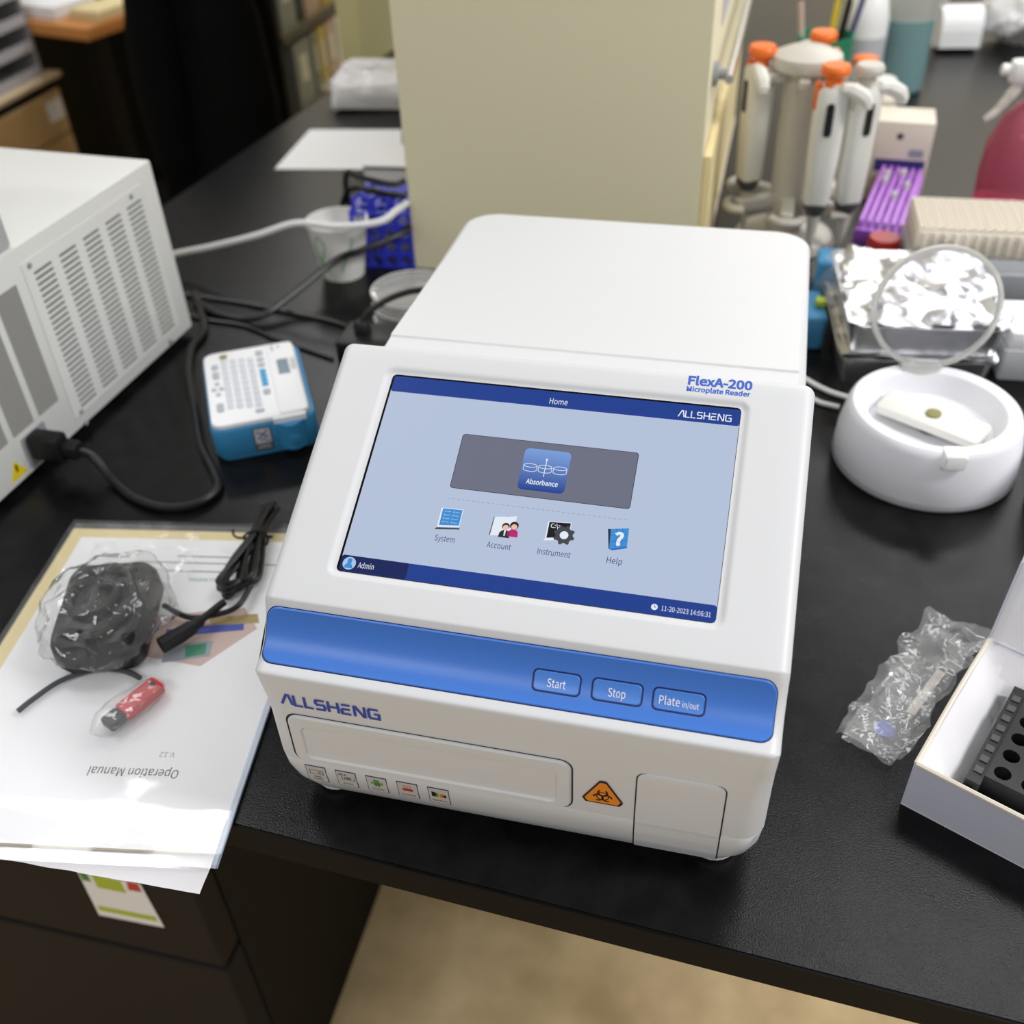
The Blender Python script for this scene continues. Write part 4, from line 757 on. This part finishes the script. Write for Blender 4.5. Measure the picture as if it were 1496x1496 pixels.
# spray bottle
sb = thing('spray_bottle', 'spray bottle of pink liquid with white trigger head', 'spray bottle', (420, 1062, 0.1))
MB().lathe([(42, 0.2), (47, 6), (49, 40), (47, 80), (36, 110), (22, 128), (14, 134)], 40).build('bottle', 'pink_liquid', sb); MB().lathe([(15, 133), (16, 136), (16, 152), (13, 155)], 28).build('collar', 'milky', sb)
MB().rbox(-42, -11, 154, 26, 11, 180, 8, 4).build('spray_head', 'milky', sb); MB().lathe([(7, 0), (7, 10), (5, 12)], 16).xf(Matrix.Translation((-40, 0, 168)) @ Matrix.Rotation(R(-90), 4, 'Y')).build('nozzle', 'milky', sb)
MB().tube([(-24, 0, 156), (-34, 0, 138), (-46, 0, 118), (-56, 0, 108)], 5, 8, radii=[7, 7, 6, 5, 5, 4]).build('trigger', 'pipette_white', sb)
# far right: roll and crumpled bag
tw = thing('tissue_roll', 'white paper roll lying at the far right of the bench', 'paper roll', (412, 1800, 0.2), 8); MB().lathe([(12, -36), (36, -36), (36, 36), (12, 36)], 36).xf(Matrix.Translation((0, 0, 36.2)) @ Matrix.Rotation(R(90), 4, 'Y')).build('roll', 'paper', tw); MB().box(-36, -37, 8, 36, -35.6, 38).build('loose_end', 'paper', tw)
cw = thing('crumpled_wrap', 'crumpled white plastic wrap at the far right of the bench', 'plastic wrap', (545, 1850, 0.2)); crumple(blob(86, 62, 42, 44, 24), 16, 34, 4, 0.2).build('inner_wrap', 'carton_white', cw); crumple(blob(100, 74, 47, 44, 24), 16, 30, 8, 0.2).build('outer_wrap', 'bag_film', cw)
# pillar fittings
rl = thing('wall_rail', 'thin metal rail on the right side of the beige pillar', 'rail', (36.2, 800, 0))
MB().tube([(18, 0, 222), (18, 300, 222), (18, 620, 222)], 5, 10, sub=2).build('bar', 'silver', rl)
for y in (20, 600): MB().lathe([(13, 0), (13, 4), (6, 6), (6, 18)], 20).xf(Matrix.Translation((0, y, 222)) @ Matrix.Rotation(R(90), 4, 'Y')).build('bracket', 'mid_grey', rl)
cbd = thing('cream_board', 'cream board standing against the right side of the pillar', 'board', (37, 770, 0.2)); MB().box(0, 0, 0, 8, 560, 150).build('board', 'cream_paper', cbd); MB().box(8.1, 4, 4, 9.4, 556, 12).build('lower_strip', 'tip_cream', cbd)
nt_ = thing('notice_sheet', 'pale printed notice on the right side of the pillar', 'notice', (36.4, 900, 250)); MB().box(0, 0, 0, 0.8, 300, 160).build('sheet', 'carton_lilac', nt_)
for y, z, m in ((40, 90, 'sky_blue'), (60, 40, 'green_mesh'), (180, 100, 'green_mesh'), (200, 50, 'sky_blue')): MB().box(0.8, y, z, 1.0, y+60, z+34).build('printed_block', m, nt_)

# ================================================================== far left of the room
dk = thing('wooden_desk', 'orange brown desk with black frame in the left background', 'desk', (-1581, 2058, -80), -14)
MB().rbox(-900, 0, -30, 0, 700, 0, 3, 2).build('desk_top', 'desk_orange', dk); MB().box(-880, 300, FZ+80, -20, 330, -31).build('under_desk_shade', 'pedestal_black', dk)  # black panel added to stand for the deep shade under the desk
for x in (-880, -70):
    for y in (30, 620): MB().box(x, y, FZ+80, x+50, y+50, -31).build('leg', 'pedestal_black', dk)
for i, (x, y, w, d, h, m, lab) in enumerate(((-330, 30, 200, 150, 30, 'paper', 'stack of white paper on the wooden desk'), (-120, 60, 110, 250, 22, 'cream_paper', 'cream folder pile on the right of the wooden desk'), (-215, 200, 90, 180, 46, 'dark_grey', 'dark flat device on the wooden desk'), (-430, 40, 80, 90, 70, 'red_plastic', 'red box on the left of the wooden desk'))):
    t = thing('desk_item', lab, ('paper stack', 'folders', 'device', 'box')[i]); t.parent = None; t.location = Vector((-1581, 2058, -79.6))*S; t.rotation_euler = (0, 0, R(-14)); t.name = ('paper_stack', 'folder_pile', 'flat_device', 'red_box')[i]
    MB().rbox(x, y, 0, x+w, y+d, h*0.55, 2, 1).build('lower_layer', m, t); MB().rbox(x+4, y+3, h*0.56, x+w-3, y+d-5, h, 2, 1).build('upper_layer', m, t)
dcab = thing('drawer_cabinet', 'light wood drawer cabinet with black edges at the far left', 'cabinet', (-1750, 1700, FZ))
MB().box(-480, 0, 0, -8, 410, 560).build('carcass', 'pedestal_black', dcab); MB().rbox(-500, -30, 561, 6, 436, 574, 3, 2).build('top', 'cab_wood_top', dcab); MB().rbox(-500, -30, 548, 8, 436, 560.5, 3, 2).build('top_edge', 'pedestal_black', dcab)
CF = Frame((-8, 0, 0), (0, 1, 0), (0, 0, 1))
for z0, z1 in ((430, 540), (265, 424), (20, 259)):
    dr = MB().plate(CF, [(22, z0, 404, z1, 2, 0.3), (22, z0, 404, z1, 2, 14), (24, z0+2, 402, z1-2, 2, 16)]).build('drawer', 'cab_wood', dcab)
    if z0 < 430: MB().tube([(8, 150, z1-56), (26, 165, z1-60), (26, 265, z1-60), (8, 280, z1-56)], 6, 8).build('handle', 'silver', dr)
    else: MB().box(8.2, 330, 470, 9.0, 395, 520).build('drawer_label', 'carton_white', dr)
tys = []
for k in range(5):
    t = thing('letter_tray', ('lowest', 'second lowest', 'middle', 'second highest', 'topmost')[k]+' grey letter tray of the stack on the drawer cabinet', 'letter tray', (-1772, 1740, -205+62*k), 0, 'stacked letter trays')
    MB().box(-330, 0, 0.5, 0, 350, 6).build('shelf', 'carton_lilac', t); MB().box(-330, 350, 0.5, 0, 358, 61).build('side', 'mid_grey', t); MB().box(-330, -8, 0.5, 0, 0, 61).build('side', 'mid_grey', t); MB().box(-4, 0, 6, 0, 350, 24).build('front_lip', 'carton_lilac', t)
ch = thing('office_chair', 'black office chair in the dark left background', 'chair', (-990, 1560, FZ), 20)
for k in range(5): MB().rbox(20, -22, 40, 300, 22, 70, 12, 4).xf(Matrix.Rotation(R(72*k), 4, 'Z')).build('base_arm', 'black_plastic', ch); MB().lathe([(22, 0), (28, 12), (28, 36), (20, 44)], 16, 290*math.cos(R(72*k)), 290*math.sin(R(72*k))).build('castor', 'black_rubber', ch)
MB().lathe([(30, 60), (26, 400)], 20).build('column', 'black_plastic', ch); MB().rbox(-240, -240, 400, 240, 240, 470, 60, 20).build('seat', 'coat_black', ch); MB().rbox(-90, 40, 480, 90, 90, 900, 40, 20).build('backrest', 'coat_black', ch)
ct = thing('black_coat', 'black coat hanging over the office chair in the left background', 'coat', (-1000, 1620, 60))
L = []
for j in range(15):
    z = 240-j*50; w = 74+8*j if j < 5 else 104+2.0*j; d = 70+5*j; L.append([((w+16*math.sin(7*a+j*0.25)+8*math.sin(13*a))*math.cos(a), (d+14*math.sin(6*a+j*0.2))*math.sin(a), z) for a in [2*math.pi*i/72 for i in range(72)]])
b = MB().stack(L[::-1]); b.build('body', 'coat_black', ct); MB().tube([(50, -30, 180), (76, -60, 40), (92, -70, -140), (96, -70, -300)], 50, 14, radii=[50, 56, 60, 60, 56, 50]).build('sleeve', 'coat_black', ct); MB().tube([(-46, -40, 180), (-68, -70, 20), (-74, -80, -160), (-70, -80, -320)], 50, 14, radii=[50, 56, 60, 60, 56, 50]).build('sleeve', 'coat_black', ct)
MB().tube([(-60, -30, 236), (0, -60, 250), (60, -30, 236), (70, 20, 246), (0, 50, 254), (-70, 20, 246), (-60, -30, 236)], 22, 10).build('collar', 'coat_black', ct)
sh = thing('book_shelf', 'low shelf unit with files beyond the left bench edge', 'shelf', (-1000, 1930, 0))
for z in (-420, -240, -55): MB().box(-300, 0, z-14, 4, 400, z).build('shelf_board', 'shelf_wood', sh); MB().box(4.1, 0, z-16, 8, 400, z+2).build('board_edge', 'dark_grey', sh)
MB().box(-300, 400, FZ, 4, 420, 140).build('side_panel', 'carton_white', sh); MB().box(-300, -20, FZ, 4, 0, 140).build('side_panel', 'pedestal_black', sh); MB().box(-310, -20, FZ, -300, 420, 140).build('back_panel', 'shelf_wood', sh)
fl = ((350, 96, 'binder_grey', -240, 'grey upright file on the lower shelf'), (460, 30, 'binder_grey', -240, 'narrow grey file on the lower shelf'), (500, 44, 'binder_yellow', -240, 'yellow file leaning on the lower shelf'), (552, 60, 'binder_pink', -240, 'pale pink file on the lower shelf'), (620, 50, 'paper', -240, 'white file beside the lower shelf end'), (310, 90, 'binder_grey', -55, 'grey file on the upper shelf'), (420, 26, 'dark_grey', -55, 'dark narrow file on the upper shelf'), (452, 90, 'binder_pink', -55, 'pink beige file on the upper shelf'), (560, 40, 'binder_yellow', -55, 'yellow file on the upper shelf'), (612, 58, 'tip_cream', -55, 'cream file on the upper shelf end'))
for u, w, m, z, lab in fl:
    t = thing('file_box', lab, 'file', (-1000, 1650, z), 0, 'files on the shelf unit'); MB().box(-230, u+1, 0.3, -6, u+w-1, 150).build('cover', m, t); MB().box(-6, u+w*0.3, 60, -5, u+w*0.7, 120).build('spine_label', 'paper', t)
